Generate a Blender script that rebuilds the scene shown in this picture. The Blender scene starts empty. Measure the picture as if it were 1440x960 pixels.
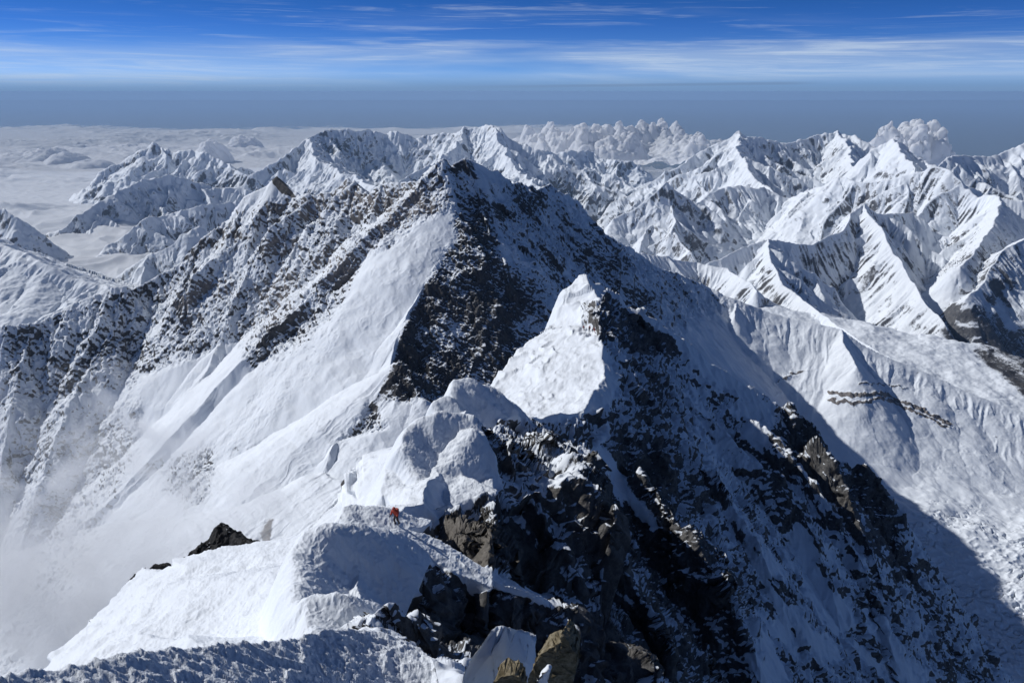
import bpy, bmesh, math, random, time
import numpy as np
from mathutils import Vector, Matrix
T0 = time.time()
random.seed(7)
f32 = np.float32
sc = bpy.context.scene
COL = sc.collection
Q = 1.0        # grid density

# ------------------------------------------------------------------ survey
# bearings measured on the photograph (1440 x 960) turned into points at a real distance
FPX = 1150.0
PITCH = math.radians(17.0)
CP, SP = math.cos(PITCH), math.sin(PITCH)
def P(px, py, Y):
    u = (px - 720) / FPX; v = (480 - py) / FPX
    k = Y / (CP + v * SP)
    return (u * k, Y, (-SP + v * CP) * k)
def bearing(x, y, z):
    """world point -> survey bearing (photo units)"""
    d = np.maximum(y * CP - z * SP, 1e-3)
    return 720 + FPX * x / d, 480 - FPX * (y * SP + z * CP) / d

# ------------------------------------------------------------------ noise
_ang = np.arange(256) * (2 * math.pi / 256)
_CA, _SA = np.cos(_ang).astype(f32), np.sin(_ang).astype(f32)
def _hash(xi, yi, seed):
    h = (xi * np.uint32(374761393)) ^ (yi * np.uint32(668265263)) ^ np.uint32((seed * 2246822519 + 977) & 0xffffffff)
    h ^= h >> np.uint32(13); h *= np.uint32(1274126177); h ^= h >> np.uint32(16)
    return h
def perlin(x, y, seed=0):
    x = np.asarray(x, f32); y = np.asarray(y, f32)
    x0 = np.floor(x); y0 = np.floor(y)
    fx = x - x0; fy = y - y0
    xi = x0.astype(np.int32).view(np.uint32); yi = y0.astype(np.int32).view(np.uint32)
    u = fx * fx * fx * (fx * (fx * 6 - 15) + 10); v = fy * fy * fy * (fy * (fy * 6 - 15) + 10)
    one = np.uint32(1)
    def g(a, b, dx, dy):
        h = _hash(a, b, seed) & np.uint32(255)
        return _CA[h] * dx + _SA[h] * dy
    n00 = g(xi, yi, fx, fy); n10 = g(xi + one, yi, fx - 1, fy)
    n01 = g(xi, yi + one, fx, fy - 1); n11 = g(xi + one, yi + one, fx - 1, fy - 1)
    a = n00 + u * (n10 - n00); b = n01 + u * (n11 - n01)
    return (a + v * (b - a)) * 1.5
def fbm(x, y, o, seed=0, gain=0.5, lac=2.03):
    s = 0; a = 1.0; f = 1.0
    for i in range(o):
        s = s + a * perlin(x * f + 17.3 * i, y * f - 9.1 * i, seed + i)
        a *= gain; f *= lac
    return s
def ridged(x, y, o, seed=0, gain=0.5, lac=2.07):
    s = 0; a = 1.0; f = 1.0; w = 1.0
    for i in range(o):
        n = 1 - np.abs(perlin(x * f + 7.7 * i, y * f + 3.1 * i, seed + i)) * 1.6
        n = n * n
        s = s + a * n * w
        w = np.clip(n * 1.6, 0, 1)
        a *= gain; f *= lac
    return s
def _h3(xi, yi, zi, seed):
    h = (xi * np.uint32(374761393)) ^ (yi * np.uint32(668265263)) ^ (zi * np.uint32(2147483647 - 58)) ^ np.uint32((seed * 2246822519 + 31) & 0xffffffff)
    h ^= h >> np.uint32(13); h *= np.uint32(1274126177); h ^= h >> np.uint32(16)
    h *= np.uint32(2246822519); h ^= h >> np.uint32(15)
    return h
def facets(p, seed=0):
    """3-D cellular noise: every cell is a tilted plane -> broken, blocky rock (-1..1)"""
    p = p.astype(f32)
    b = np.floor(p); fr = p - b
    bi = b.astype(np.int32)
    best = np.full(len(p), 9.0, f32); sec = np.full(len(p), 9.0, f32); val = np.zeros(len(p), f32)
    k = f32(1 / 1023)
    for dx in (-1, 0, 1):
        for dy in (-1, 0, 1):
            for dz in (-1, 0, 1):
                h = _h3((bi[:, 0] + dx).view(np.uint32), (bi[:, 1] + dy).view(np.uint32), (bi[:, 2] + dz).view(np.uint32), seed)
                qx = fr[:, 0] - dx - (h & np.uint32(1023)).astype(f32) * k
                qy = fr[:, 1] - dy - ((h >> np.uint32(10)) & np.uint32(1023)).astype(f32) * k
                qz = fr[:, 2] - dz - ((h >> np.uint32(20)) & np.uint32(1023)).astype(f32) * k
                d = qx * qx + qy * qy + qz * qz
                m = d < best
                sec = np.where(m, best, np.minimum(sec, d)); best = np.where(m, d, best)
                h2 = h * np.uint32(2654435761)
                a = (h2 & np.uint32(1023)).astype(f32) * k - 0.5
                c = ((h2 >> np.uint32(10)) & np.uint32(1023)).astype(f32) * k - 0.5
                e = ((h2 >> np.uint32(20)) & np.uint32(1023)).astype(f32) * k - 0.5
                val = np.where(m, e * 0.9 + qx * a * 1.6 + qy * c * 1.6 + qz * (a - c) * 1.2, val)
    return val * sstep(-.02, .16, np.sqrt(sec) - np.sqrt(best)).astype(f32)
def sstep(a, b, x):
    t = np.clip((x - a) / (b - a), 0, 1)
    return t * t * (3 - 2 * t)

# ------------------------------------------------------------------ ridges
class Ridge:
    """polyline crest; s = list of (left slope, right slope) per vertex or one pair; D: length over which the
    crest steepness (x steep) relaxes; flute = (spacing, depth) of the snow flutes running down from the crest"""
    def __init__(self, pts, s=(1, 1), steep=0.0, D=300.0, flute=(0, 0), seed=0, jag=(0, 0), sub=1, rnd=0.0):
        p = np.array(pts, float)
        if sub > 1:
            q = []
            for i in range(len(p) - 1):
                for k in range(sub):
                    q.append(p[i] + (p[i + 1] - p[i]) * k / sub)
            q.append(p[-1]); p = np.array(q)
        L = np.concatenate([[0], np.cumsum(np.hypot(*(np.diff(p[:, :2], axis=0).T)))])
        if jag[1] > 0:
            p[:, 2] += jag[1] * (fbm(L / jag[0], L * 0 + seed * 3.7, 4, seed) ).astype(float)
        self.p, self.L = p, L
        s = np.array(s, float)
        if s.ndim == 1: s = np.tile(s, (len(p), 1))
        elif len(s) != len(p):
            t = np.linspace(0, 1, len(p)); ts = np.linspace(0, 1, len(s))
            s = np.stack([np.interp(t, ts, s[:, 0]), np.interp(t, ts, s[:, 1])], 1)
        self.s, self.steep, self.D, self.flute, self.seed = s, steep, D, flute, seed
        self.cap = 1e9; self.rnd = rnd

def fd_(f): return 4 * f[1]
def spurs(r, every, length, drop, sides=(1, 1), s=1.0, steep=0.0, D=200, flute=(0, 0), seed=0, lvl=1, ang=(55, 95), wob=0.25):
    """side ridges that leave a crest and fall away from it"""
    rnd = random.Random(seed); out = []
    tot = r.L[-1]; t = every * rnd.uniform(.2, .8)
    while t < tot:
        for side in (1, -1):
            if rnd.random() > sides[0 if side == 1 else 1]: continue
            i = min(max(np.searchsorted(r.L, t) - 1, 0), len(r.L) - 2)
            k = (t - r.L[i]) / max(r.L[i + 1] - r.L[i], 1e-6)
            o = r.p[i] * (1 - k) + r.p[i + 1] * k
            d = r.p[i + 1] - r.p[i]; a = math.atan2(d[1], d[0]) + side * math.radians(rnd.uniform(*ang))
            ln = length * rnd.uniform(.55, 1.25); n = 6
            pts = [tuple(o - np.array([0, 0, drop * ln * .02]))]; q = o.copy(); dr = drop * rnd.uniform(.8, 1.2)
            for j in range(n):
                a += rnd.uniform(-wob, wob)
                st = ln / n
                q = q + np.array([math.cos(a) * st, math.sin(a) * st, -st * dr * rnd.uniform(.45, 1.55)])
                pts.append(tuple(q))
            sp = Ridge(pts, s * np.array([rnd.uniform(.8, 1.2), rnd.uniform(.8, 1.2)]), steep, D, flute, seed + int(t) % 999)
            sp.cap = ln * .7 + fd_(flute); out.append(sp)
            if lvl > 1:
                out += spurs(sp, every * .5, length * .4, drop * 1.15, (.8, .8), s * 1.1, steep, D * .5, (flute[0] * .7, flute[1] * .7), seed * 13 + int(t), lvl - 1)
        t += every * rnd.uniform(.7, 1.4)
    return out

def ridge_height(X, Y, az, rr, ridges, zfloor, flow=None):
    """X, Y: (cols, rows) polar grid; az (cols,), rr (cols, rows)."""
    H = np.full(X.shape, -1e6, f32)
    rmin_row, rmax_row = rr.min(0), rr.max(0)
    for r in ridges:
        fl, fd = r.flute
        for i in range(len(r.p) - 1):
            a, b = r.p[i], r.p[i + 1]
            zt = max(a[2], b[2]); smin = max(min(r.s[i].min(), r.s[i + 1].min()), 0.15)
            reach = (zt - zfloor) / smin
            if reach <= 0: continue
            reach = min(reach, r.cap)
            c = (a[:2] + b[:2]) / 2; R = reach + np.hypot(*(b - a)[:2]) / 2
            dc = np.hypot(*c)
            j0 = np.searchsorted(rmax_row, dc - R); j1 = np.searchsorted(rmin_row, dc + R)
            if R < dc * .98:
                w = math.asin(R / dc); ac = math.atan2(c[0], c[1])
                i0 = np.searchsorted(az, ac - w); i1 = np.searchsorted(az, ac + w)
            else: i0, i1 = 0, len(az)
            if i0 >= i1 or j0 >= j1: continue
            x = X[i0:i1, j0:j1]; y = Y[i0:i1, j0:j1]
            e = b[:2] - a[:2]; ll = float(e @ e) + 1e-9
            px, py = x - f32(a[0]), y - f32(a[1])
            t = np.clip((px * f32(e[0]) + py * f32(e[1])) / f32(ll), 0, 1)
            dx = px - t * f32(e[0]); dy = py - t * f32(e[1])
            d = np.sqrt(dx * dx + dy * dy)
            cr = f32(e[0]) * py - f32(e[1]) * px
            if r.rnd: d = np.sqrt(d * d + f32(r.rnd * r.rnd)) - f32(r.rnd)
            # blend the slopes of both sides smoothly around the ends
            sd = np.clip(cr / (f32(math.sqrt(ll)) * (d + 1e-3)), -1, 1) * 0.5 + 0.5
            sl = r.s[i, 0] + (r.s[i + 1, 0] - r.s[i, 0]) * t; sr = r.s[i, 1] + (r.s[i + 1, 1] - r.s[i, 1]) * t
            s = sr + (sl - sr) * sd
            h = f32(a[2]) + f32(b[2] - a[2]) * t - s * (d + r.steep * r.D * (1 - np.exp(-d / r.D)))
            if fl > 0:
                L = f32(r.L[i]) + t * f32(math.sqrt(ll)) + (cr > 0) * 531.0
                wv = 1 - np.abs(perlin(L / fl + 0.35 * perlin(x / (fl * 4), y / (fl * 4), 5), d / (fl * 7), r.seed)) * 2
                h = h + wv * (fd * np.clip(d / (fl * 1.5), 0, 1)).astype(f32)
            Hs = H[i0:i1, j0:j1]
            h = h.astype(f32)
            if flow is not None:
                mk = h > Hs; L2 = f32(r.L[i] + r.seed * 37.0) + t * f32(math.sqrt(ll)) + (cr > 0) * f32(531.0)
                flow[0][i0:i1, j0:j1][mk] = L2[mk]; flow[1][i0:i1, j0:j1][mk] = d[mk]
            np.maximum(Hs, h, out=Hs)
    return H

class Patch:
    """a polar sheet of terrain, rows packed where the ground stands steep in view"""
    def __init__(self, az0, az1, nc, r0, r1, nr, base, coarse=500, flat=0.12, hid=0.2):
        nc = int(nc * Q); nr = int(nr * Q)
        self.az = np.linspace(math.radians(az0), math.radians(az1), nc)
        rc = np.exp(np.linspace(math.log(r0), math.log(r1), coarse))
        azc = self.az[::4]
        RR = np.tile(rc, (len(azc), 1)); X = np.sin(azc)[:, None] * RR; Y = np.cos(azc)[:, None] * RR
        Z = base(X.astype(f32), Y.astype(f32), azc, RR).astype(float)
        e = Z / RR
        de = np.diff(e, axis=1); run = np.maximum.accumulate(e, axis=1)[:, :-1]
        vis = np.where((de > 0) & (e[:, 1:] >= run - 0.02), 1.0, hid)
        ds = np.abs(de) * vis + flat * np.diff(np.log(RR), axis=1)
        k = 9; pad = np.pad(ds, ((k, k), (0, 0)), mode='edge')
        cs = np.cumsum(pad, axis=0); ds = (cs[2 * k:] - cs[:-2 * k]) / (2 * k)
        ds = ds[:len(azc)]
        ds = np.concatenate([np.zeros((len(azc), 1)), np.cumsum(ds, axis=1)], axis=1)
        ds /= ds[:, -1:]
        u = np.linspace(0, 1, nr)
        R = np.stack([np.interp(u, ds[i], rc) for i in range(len(azc))])
        ia = np.interp(self.az, azc, np.arange(len(azc)))
        i0 = np.clip(ia.astype(int), 0, len(azc) - 2); w = (ia - i0)[:, None]
        self.R = R[i0] * (1 - w) + R[i0 + 1] * w
        self.X = (np.sin(self.az)[:, None] * self.R).astype(f32); self.Y = (np.cos(self.az)[:, None] * self.R).astype(f32)
        self.nc, self.nr = nc, nr

def grid_normals(X, Y, Z):
    def dd(a, ax): return np.gradient(a, axis=ax)
    ax, ay, az_ = dd(X, 0), dd(Y, 0), dd(Z, 0)
    bx, by, bz = dd(X, 1), dd(Y, 1), dd(Z, 1)
    nx = ay * bz - az_ * by; ny = az_ * bx - ax * bz; nz = ax * by - ay * bx
    l = np.sqrt(nx * nx + ny * ny + nz * nz) + 1e-12
    s = np.sign(nz) ; s[s == 0] = 1
    return nx / l * s, ny / l * s, nz / l * s

def link(name, me, mat, kind=None, parent=None):
    o = bpy.data.objects.new(name, me); COL.objects.link(o)
    if mat: me.materials.append(mat)
    if kind: o['kind'] = kind
    if parent: o.parent = parent
    return o
def grid_mesh(name, X, Y, Z, mat, attrs=None, kind='structure', keep=None):
    nc, nr = X.shape
    co = np.stack([X, Y, Z], -1).astype(f32).reshape(-1)
    idx = np.arange(nc * nr, dtype=np.int32).reshape(nc, nr)
    q = np.stack([idx[:-1, :-1], idx[1:, :-1], idx[1:, 1:], idx[:-1, 1:]], -1).reshape(-1, 4)
    if keep is not None:
        kq = (keep[:-1, :-1] | keep[1:, 1:] | keep[1:, :-1] | keep[:-1, 1:]).reshape(-1); q = q[kq]
    me = bpy.data.meshes.new(name)
    me.vertices.add(nc * nr); me.vertices.foreach_set('co', co)
    n = len(q)
    me.loops.add(n * 4); me.loops.foreach_set('vertex_index', q.reshape(-1))
    me.polygons.add(n); me.polygons.foreach_set('loop_start', np.arange(0, n * 4, 4, dtype=np.int32))
    me.polygons.foreach_set('use_smooth', np.ones(n, bool))
    for k, v in (attrs or {}).items():
        a = me.attributes.new(k, 'FLOAT', 'POINT'); a.data.foreach_set('value', v.astype(f32).reshape(-1))
    me.update()
    return link(name, me, mat, kind)

def poly_mask(u, v, poly, soft):
    """1 inside a polygon of survey bearings, 0 outside, soft edge"""
    poly = np.array(poly, float); inside = np.zeros(u.shape, bool); dmin = np.full(u.shape, 1e9)
    x0, y0 = poly.min(0) - soft * 2; x1, y1 = poly.max(0) + soft * 2
    m = (u > x0) & (u < x1) & (v > y0) & (v < y1)
    if not m.any(): return np.zeros(u.shape, f32)
    uu, vv = u[m].astype(float), v[m].astype(float); ins = np.zeros(uu.shape, bool); dm = np.full(uu.shape, 1e9)
    for i in range(len(poly)):
        a, b = poly[i - 1], poly[i]
        c = ((a[1] > vv) != (b[1] > vv)) & (uu < (b[0] - a[0]) * (vv - a[1]) / (b[1] - a[1] + 1e-9) + a[0])
        ins ^= c
        e = b - a; t = np.clip(((uu - a[0]) * e[0] + (vv - a[1]) * e[1]) / (e @ e + 1e-9), 0, 1)
        dm = np.minimum(dm, np.hypot(uu - a[0] - t * e[0], vv - a[1] - t * e[1]))
    out = np.zeros(u.shape, f32)
    out[m] = sstep(-soft, soft, np.where(ins, dm, -dm))
    return out

# ------------------------------------------------------------------ materials
def nodes(name):
    m = bpy.data.materials.new(name); m.use_nodes = True
    nt = m.node_tree; b = nt.nodes['Principled BSDF']
    return m, nt, b
def N(nt, t, **k):
    n = nt.nodes.new(t)
    for a, v in k.items():
        if a.startswith('i_'):
            key = a[2:]; key = int(key) if key.isdigit() else key.replace('_', ' ')
            n.inputs[key].default_value = v
        else: setattr(n, a, v)
    return n
def math_(nt, op, a, b=None, c=None, clamp=False):
    n = nt.nodes.new('ShaderNodeMath'); n.operation = op; n.use_clamp = clamp
    for i, v in enumerate((a, b, c)):
        if v is None: continue
        if isinstance(v, (int, float)): n.inputs[i].default_value = v
        else: nt.links.new(v, n.inputs[i])
    return n.outputs[0]
def noise(nt, vec, scale, detail=6, rough=.55, dist=0.0, typ='FBM'):
    n = nt.nodes.new('ShaderNodeTexNoise'); n.noise_dimensions = '3D'
    n.inputs['Scale'].default_value = scale; n.inputs['Detail'].default_value = detail
    n.inputs['Roughness'].default_value = rough; n.inputs['Distortion'].default_value = dist
    if vec is not None: nt.links.new(vec, n.inputs['Vector'])
    return n.outputs['Fac']
def ramp(nt, fac, stops):
    n = nt.nodes.new('ShaderNodeValToRGB'); el = n.color_ramp.elements
    while len(el) < len(stops): el.new(0.5)
    for e, (p, c) in zip(el, stops): e.position = p; e.color = (*c, 1)
    nt.links.new(fac, n.inputs[0]); return n.outputs[0]
def mapr(nt, v, a, b, c=0., d=1., smooth=True):
    n = nt.nodes.new('ShaderNodeMapRange'); n.interpolation_type = 'SMOOTHSTEP' if smooth else 'LINEAR'
    nt.links.new(v, n.inputs[0])
    for i, x in enumerate((a, b, c, d)): n.inputs[i + 1].default_value = x
    return n.outputs[0]

def mountain_mat(name, S, rock=((.0, (.035, .033, .034)), (.5, (.10, .092, .09)), (1., (.2, .175, .155))), rock2=None,
                 nz=(.45, .75), kn=1.0, nn=.35, bump=.6, bdist=1.0, snow=(.80, .84, .89), strat=None, width=.06, sbump=.15, nscale=(1, 1, 1), streak=None):
    """rock with snow lying on whatever is flat enough. S: size in metres of the finest patches."""
    m, nt, b = nodes(name)
    L = nt.links.new
    geo = N(nt, 'ShaderNodeNewGeometry'); pos = geo.outputs['Position']
    mp = N(nt, 'ShaderNodeMapping'); L(pos, mp.inputs[0]); mp.inputs['Scale'].default_value = nscale
    pv = mp.outputs[0]
    sep = N(nt, 'ShaderNodeSeparateXYZ'); L(geo.outputs['Normal'], sep.inputs[0])
    att = N(nt, 'ShaderNodeAttribute', attribute_name='rock')
    n1 = noise(nt, pv, 1 / (S * 6), 9, .62, .3)
    n2 = noise(nt, pv, 1 / (S * 1.2), 4, .6)
    if streak:
        fa = N(nt, 'ShaderNodeAttribute', attribute_name='flow_s'); fb_ = N(nt, 'ShaderNodeAttribute', attribute_name='flow_d')
        cv = N(nt, 'ShaderNodeCombineXYZ'); L(math_(nt, 'DIVIDE', fa.outputs['Fac'], S * streak[0]), cv.inputs[0]); L(math_(nt, 'DIVIDE', fb_.outputs['Fac'], S * streak[0] * streak[1]), cv.inputs[1])
        L(math_(nt, 'MULTIPLY', sep.outputs[2], .01), cv.inputs[2])
        ns = noise(nt, cv.outputs[0], 1.0, 6, .6, .25)
        n1 = math_(nt, 'ADD', math_(nt, 'MULTIPLY', n1, 1 - streak[2]), math_(nt, 'MULTIPLY', ns, streak[2]))
    a = math_(nt, 'MULTIPLY', sep.outputs[2], kn)
    a = math_(nt, 'ADD', a, math_(nt, 'MULTIPLY', math_(nt, 'SUBTRACT', n1, .5), nn * 2))
    a = math_(nt, 'ADD', a, math_(nt, 'MULTIPLY', math_(nt, 'SUBTRACT', n2, .5), nn * .8))
    a = math_(nt, 'SUBTRACT', a, att.outputs['Fac'])
    sn = mapr(nt, a, nz[0] - width, nz[0] + width)
    n3 = noise(nt, pv, 1 / (S * 3), 8, .7)
    n4 = noise(nt, pos, 1 / (S * 40), 3, .5)
    rc = ramp(nt, math_(nt, 'ADD', math_(nt, 'MULTIPLY', n3, 1.6), -.35), rock)
    if rock2:
        rc2 = ramp(nt, math_(nt, 'ADD', math_(nt, 'MULTIPLY', n3, 1.6), -.35), rock2)
        a2 = N(nt, 'ShaderNodeAttribute', attribute_name='tint')
        mx = N(nt, 'ShaderNodeMix', data_type='RGBA'); L(a2.outputs['Fac'], mx.inputs[0]); L(rc, mx.inputs[6]); L(rc2, mx.inputs[7]); rc = mx.outputs[2]
    sc_ = ramp(nt, n4, [(.3, tuple(c * .94 for c in snow)), (.7, snow)])
    mx = N(nt, 'ShaderNodeMix', data_type='RGBA'); L(sn, mx.inputs[0]); L(rc, mx.inputs[6]); L(sc_, mx.inputs[7])
    L(mx.outputs[2], b.inputs['Base Color'])
    b.inputs['Roughness'].default_value = .75; b.inputs['Specular IOR Level'].default_value = .25
    # relief: rough on rock, soft on snow, a step where the snow lies over the rock
    hr = math_(nt, 'ADD', math_(nt, 'MULTIPLY', n3, 1.0), math_(nt, 'MULTIPLY', n2, .5))
    hr = math_(nt, 'MULTIPLY', hr, math_(nt, 'SUBTRACT', 1.0 + sbump, sn))
    hh = math_(nt, 'ADD', hr, math_(nt, 'MULTIPLY', sn, .35))
    bp = N(nt, 'ShaderNodeBump', i_Strength=bump, i_Distance=bdist * S)
    L(hh, bp.inputs['Height']); L(bp.outputs[0], b.inputs['Normal'])
    return m
def stamp(s): print('[%.1fs] %s' % (time.time() - T0, s))
# ------------------------------------------------------------------ the great peak opposite and its two long ridges
def build_peak():
    SHAR = [(622,222,3000),(606,236,3040),(590,246,3060),(545,259,3120),(518,272,3150),(505,255,3250),(492,250,3280),(470,264,3300),(425,276,3350),(412,270,3400),
            (385,246,3450),(372,262,3480),(345,276,3500),(330,302,3500),(300,322,3450),(270,352,3420),(240,378,3400),(215,392,3380),(190,408,3330),(182,402,3300),(160,404,3280),(130,418,3250),(100,428,3220),(60,446,3180),(40,456,3150),(0,460,3130),(-60,470,3100),(-160,500,3000)]
    RIB = [(622,222,3000),(634,262,2940),(640,300,2870),(636,335,2800),(610,372,2680),(600,395,2620),(568,450,2470),(556,490,2400),(530,545,2270),(512,580,2170),(482,612,2090),(462,640,2010),(452,665,1960)]
    WEST = [(622,222,3000),(634,236,3010),(641,226,3020),(656,222,3060),(700,240,3380),(722,252,3560),(742,262,3740),(760,268,3880),(774,258,3990),(782,268,4040),(800,272,4180),(818,290,4330),(832,318,4450),(858,332,4650),(892,352,4880),(925,372,5060),
            (960,388,5180),(1000,404,5220),(1040,422,5150),(1076,436,5130),(1110,447,5100),(1150,454,5030),(1182,462,4960),(1215,486,4880),(1260,506,4800),(1300,524,4720),(1340,541,4650),(1390,562,4560),(1440,582,4480),(1560,622,4300),(1700,660,4150)]
    rid = []
    shar = Ridge([P(*p) for p in SHAR], [(1.15,1.0),(1.05,1.0),(1.0,1.0)], .35, 160, (42, 16), 11, (60, 10))
    rib = Ridge([P(*p) for p in RIB], [(.95,.85),(1.0,.85),(.9,.95)], .15, 60, (0, 0), 12, (45, 14), sub=2)
    # left of a crest that runs right is its far side
    west = Ridge([P(*p) for p in WEST], [(1.0,1.12),(1.0,1.05),(1.0,.82),(1.0,.58),(1.0,.52)], .35, 120, (60, 10), 13, (60, 9))
    rid += [shar, rib, west]
    # the two dark buttresses that frame the couloir below the summit
    b1 = Ridge([P(*p) for p in [(656,222,3050),(668,262,2980),(682,300,2900),(700,352,2780),(720,395,2660)]], (1.5,1.6), 0, 1, (0,0), 14, (40,10), sub=2)
    low_ = lambda pts, d: [(a_, b_, c_ - d * min(1, n_ * .6)) for n_, (a_, b_, c_) in enumerate([P(*p) for p in pts])]
    b2 = Ridge(low_([(774,258,3990),(800,310,3800),(830,360,3600),(862,410,3400),(900,470,3180)], 75), (1.2,1.3), 0, 1, (0,0), 15, (40,10), sub=2)
    b3 = Ridge(low_([(832,318,4450),(850,350,4240),(880,385,4040),(915,430,3820)], 75), (1.2,1.3), 0, 1, (0,0), 16, (40,10), sub=2)
    b4 = Ridge([P(*p) for p in [(1182,462,4960),(1190,490,4750),(1205,515,4580)]], (.9,.9), .0, 1, (0,0), 17, (40,8), sub=2)
    rid += [b1, b2, b3, b4]
    # ribs of the left face
    for k, pts in enumerate([[(500,250,3280),(470,320,3100),(440,400,2900),(430,430,2800)], [(385,246,3460),(360,320,3300),(330,400,3120),(300,480,2900),(262,560,2680),(225,640,2500)],
                [(270,352,3420),(235,420,3250),(190,520,3000),(150,600,2800)], [(160,404,3280),(130,480,3080),(90,570,2860),(60,650,2660)], [(40,456,3150),(20,540,2950),(0,640,2720),(-20,740,2500)],
                [(580,252,3070),(560,300,2990),(530,340,2880),(520,370,2800)], [(190,408,3330),(188,440,3260),(184,470,3180)]]):
        rid.append(Ridge([(a_, b_, c_ - (26 if n_ else 0)) for n_, (a_, b_, c_) in enumerate([P(*p) for p in pts])], (1.05,1.05), .0, 60, (26,9), 40 + k, (60,14), sub=2))
    rid += spurs(shar, 150, 380, 1.12, (.9, 0), 1.35, 0, 60, (24, 7), 5, 2, (60, 100), .2)
    rid += spurs(west, 260, 420, .86, (0, .55), 1.1, 0, 60, (0, 0), 6, 2, (60, 95), .2)
    # the high saddle between the camera's mountain and the peak
    col = Ridge([P(*p) for p in [(452,665,1960),(520,700,1800),(560,735,1560),(600,780,1250)]], [(.55,.35),(.5,.6)], 0, 1, (0,0), 18)
    col2 = Ridge([P(*p) for p in [(540,655,1900),(560,690,1700),(620,740,1400),(640,760,1100),(660,760,800)]], [(.7,.5),(.8,.9)], 0, 1, (0,0), 19)
    # rounded buttress above the saddle
    bt = Ridge([P(*p) for p in [(560,505,2260),(585,535,2180),(600,560,2120)]], (.8,.6), 0, 1, (0,0), 20)
    rid += [col, col2, bt]

    def base(X, Y, az, rr, fl_=None):
        wx = X + 14 * fbm(X / 170, Y / 170, 3, 61); wy = Y + 14 * fbm(X / 170, Y / 170, 3, 71)
        H = ridge_height(wx, wy, az, rr, rid, -2500, fl_)
        # floors: ice basin on the right, deep valley on the left
        fl = np.where(X > 0, -2120 + .10 * (Y - 2600) - .06 * (X - 900), -2700).astype(f32) + 25 * fbm(X / 300, Y / 300, 4, 81)
        k = 90.0
        H = np.maximum(H, fl) + k * .25 * np.exp(-np.abs(H - fl) / k)
        return H
    pt = Patch(-37.5, 37.5, 1500, 800, 7200, 1500, base)
    X, Y = pt.X, pt.Y
    FL = [np.zeros(X.shape, f32), np.zeros(X.shape, f32)]
    H = base(X, Y, pt.az, pt.R, FL)
    FS = FL[0] + 10 * fbm(X / 70, Y / 70, 4, 701); FD = FL[1]
    u, v = bearing(X, Y, H)
    # smooth snow fields and rough rock country, by where they lie on the mountain
    smooth = np.zeros(X.shape, f32)
    for poly, s in (([(628,300),(640,335),(606,372),(598,395),(565,455),(552,495),(528,545),(508,580),(480,610),(450,660),(300,770),(240,760),(300,690),(360,620),(420,545),(470,500),(490,440),(520,395),(560,345),(590,315)], 12),
                    ([(440,620),(560,600),(600,760),(380,770),(400,700)], 10),
                    ([(1000,440),(1100,490),(1160,520),(1440,620),(1600,700),(1600,1000),(1200,1000),(1000,700),(900,520)], 30),
                    ([(515,365),(560,345),(540,440),(500,480),(490,420)], 8),
                    ([(200,530),(330,480),(360,540),(300,620),(200,640)], 12)):
        smooth = np.maximum(smooth, poly_mask(u, v, poly, s))
    rough = np.zeros(X.shape, f32)
    for poly, s, w in (([(622,218),(632,262),(636,300),(590,312),(545,350),(505,372),(470,430),(430,470),(380,500),(300,520),(200,540),(120,560),(0,560),(0,455),(60,440),(170,410),(230,380),(330,300),(380,285),(500,250),(560,255)], 16, 1.0),
                       ([(636,225),(640,300),(612,372),(600,395),(560,470),(548,560),(640,560),(700,420),(720,395),(690,300),(668,240)], 10, 1.2),
                       ([(690,236),(760,255),(830,290),(960,385),(1040,430),(960,480),(860,520),(760,560),(700,600),(640,560),(700,420),(720,395)], 14, 1.0),
                       ([(0,540),(220,560),(200,620),(120,760),(60,900),(0,960)], 24, .7),
                       ([(225,660),(300,610),(300,720),(240,700)], 12, .8), ([(420,600),(490,585),(520,560),(545,600),(470,640),(430,640)], 6, 1.0)):
        rough = np.maximum(rough, w * poly_mask(u, v, poly, s))
    rough = rough * (1 - .93 * smooth)
    amp = .16 + 1.0 * rough
    wt = np.clip(FD / 60, 0, 1) * (1 - .8 * smooth)
    H = H + wt * (.45 + .8 * rough) * (13 * (ridged(FS / 110, FD / 700, 3, 710) - .9) + 7 * (ridged(FS / 34, FD / 260, 3, 711) - .9) + 2.2 * perlin(FS / 11, FD / 90, 712))
    d = ridged(X / 260 + .3 * fbm(X / 90, Y / 90, 3, 3), Y / 260, 5, 91) - .9
    H = H + (14 * amp * (1 - .85 * smooth)) * d
    # crags and dipping beds
    q = np.stack([(X + .35 * H), Y, H + .2 * X], -1).reshape(-1, 3)
    sel = (amp * (1 - .9 * smooth)).reshape(-1) > .05
    fc = np.zeros(len(q), f32)
    fc[sel] = facets(q[sel] / np.array([28, 32, 52], f32), 3) * 10 + facets(q[sel] / np.array([13, 13, 24], f32), 4) * 8 + facets(q[sel] / np.array([6, 6, 9], f32), 9) * 3.5
    nwf = poly_mask(u, v, [(640,222),(760,250),(830,290),(960,385),(1060,430),(960,480),(860,560),(700,620),(500,620),(560,460),(612,372),(642,300)], 14)
    lit = poly_mask(u, v, [(622,218),(632,300),(590,320),(500,372),(400,480),(200,560),(-40,900),(-40,440),(170,400),(380,240),(560,240)], 20)
    fc = fc.reshape(X.shape) * amp * (1 - .97 * smooth) * (1 - .35 * nwf - .35 * lit)
    nx, ny, nz = grid_normals(X, Y, H)
    X2 = X + nx * fc * .8; Y2 = Y + ny * fc * .8; Z2 = H + nz * fc * .8 + fc * .25
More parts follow.
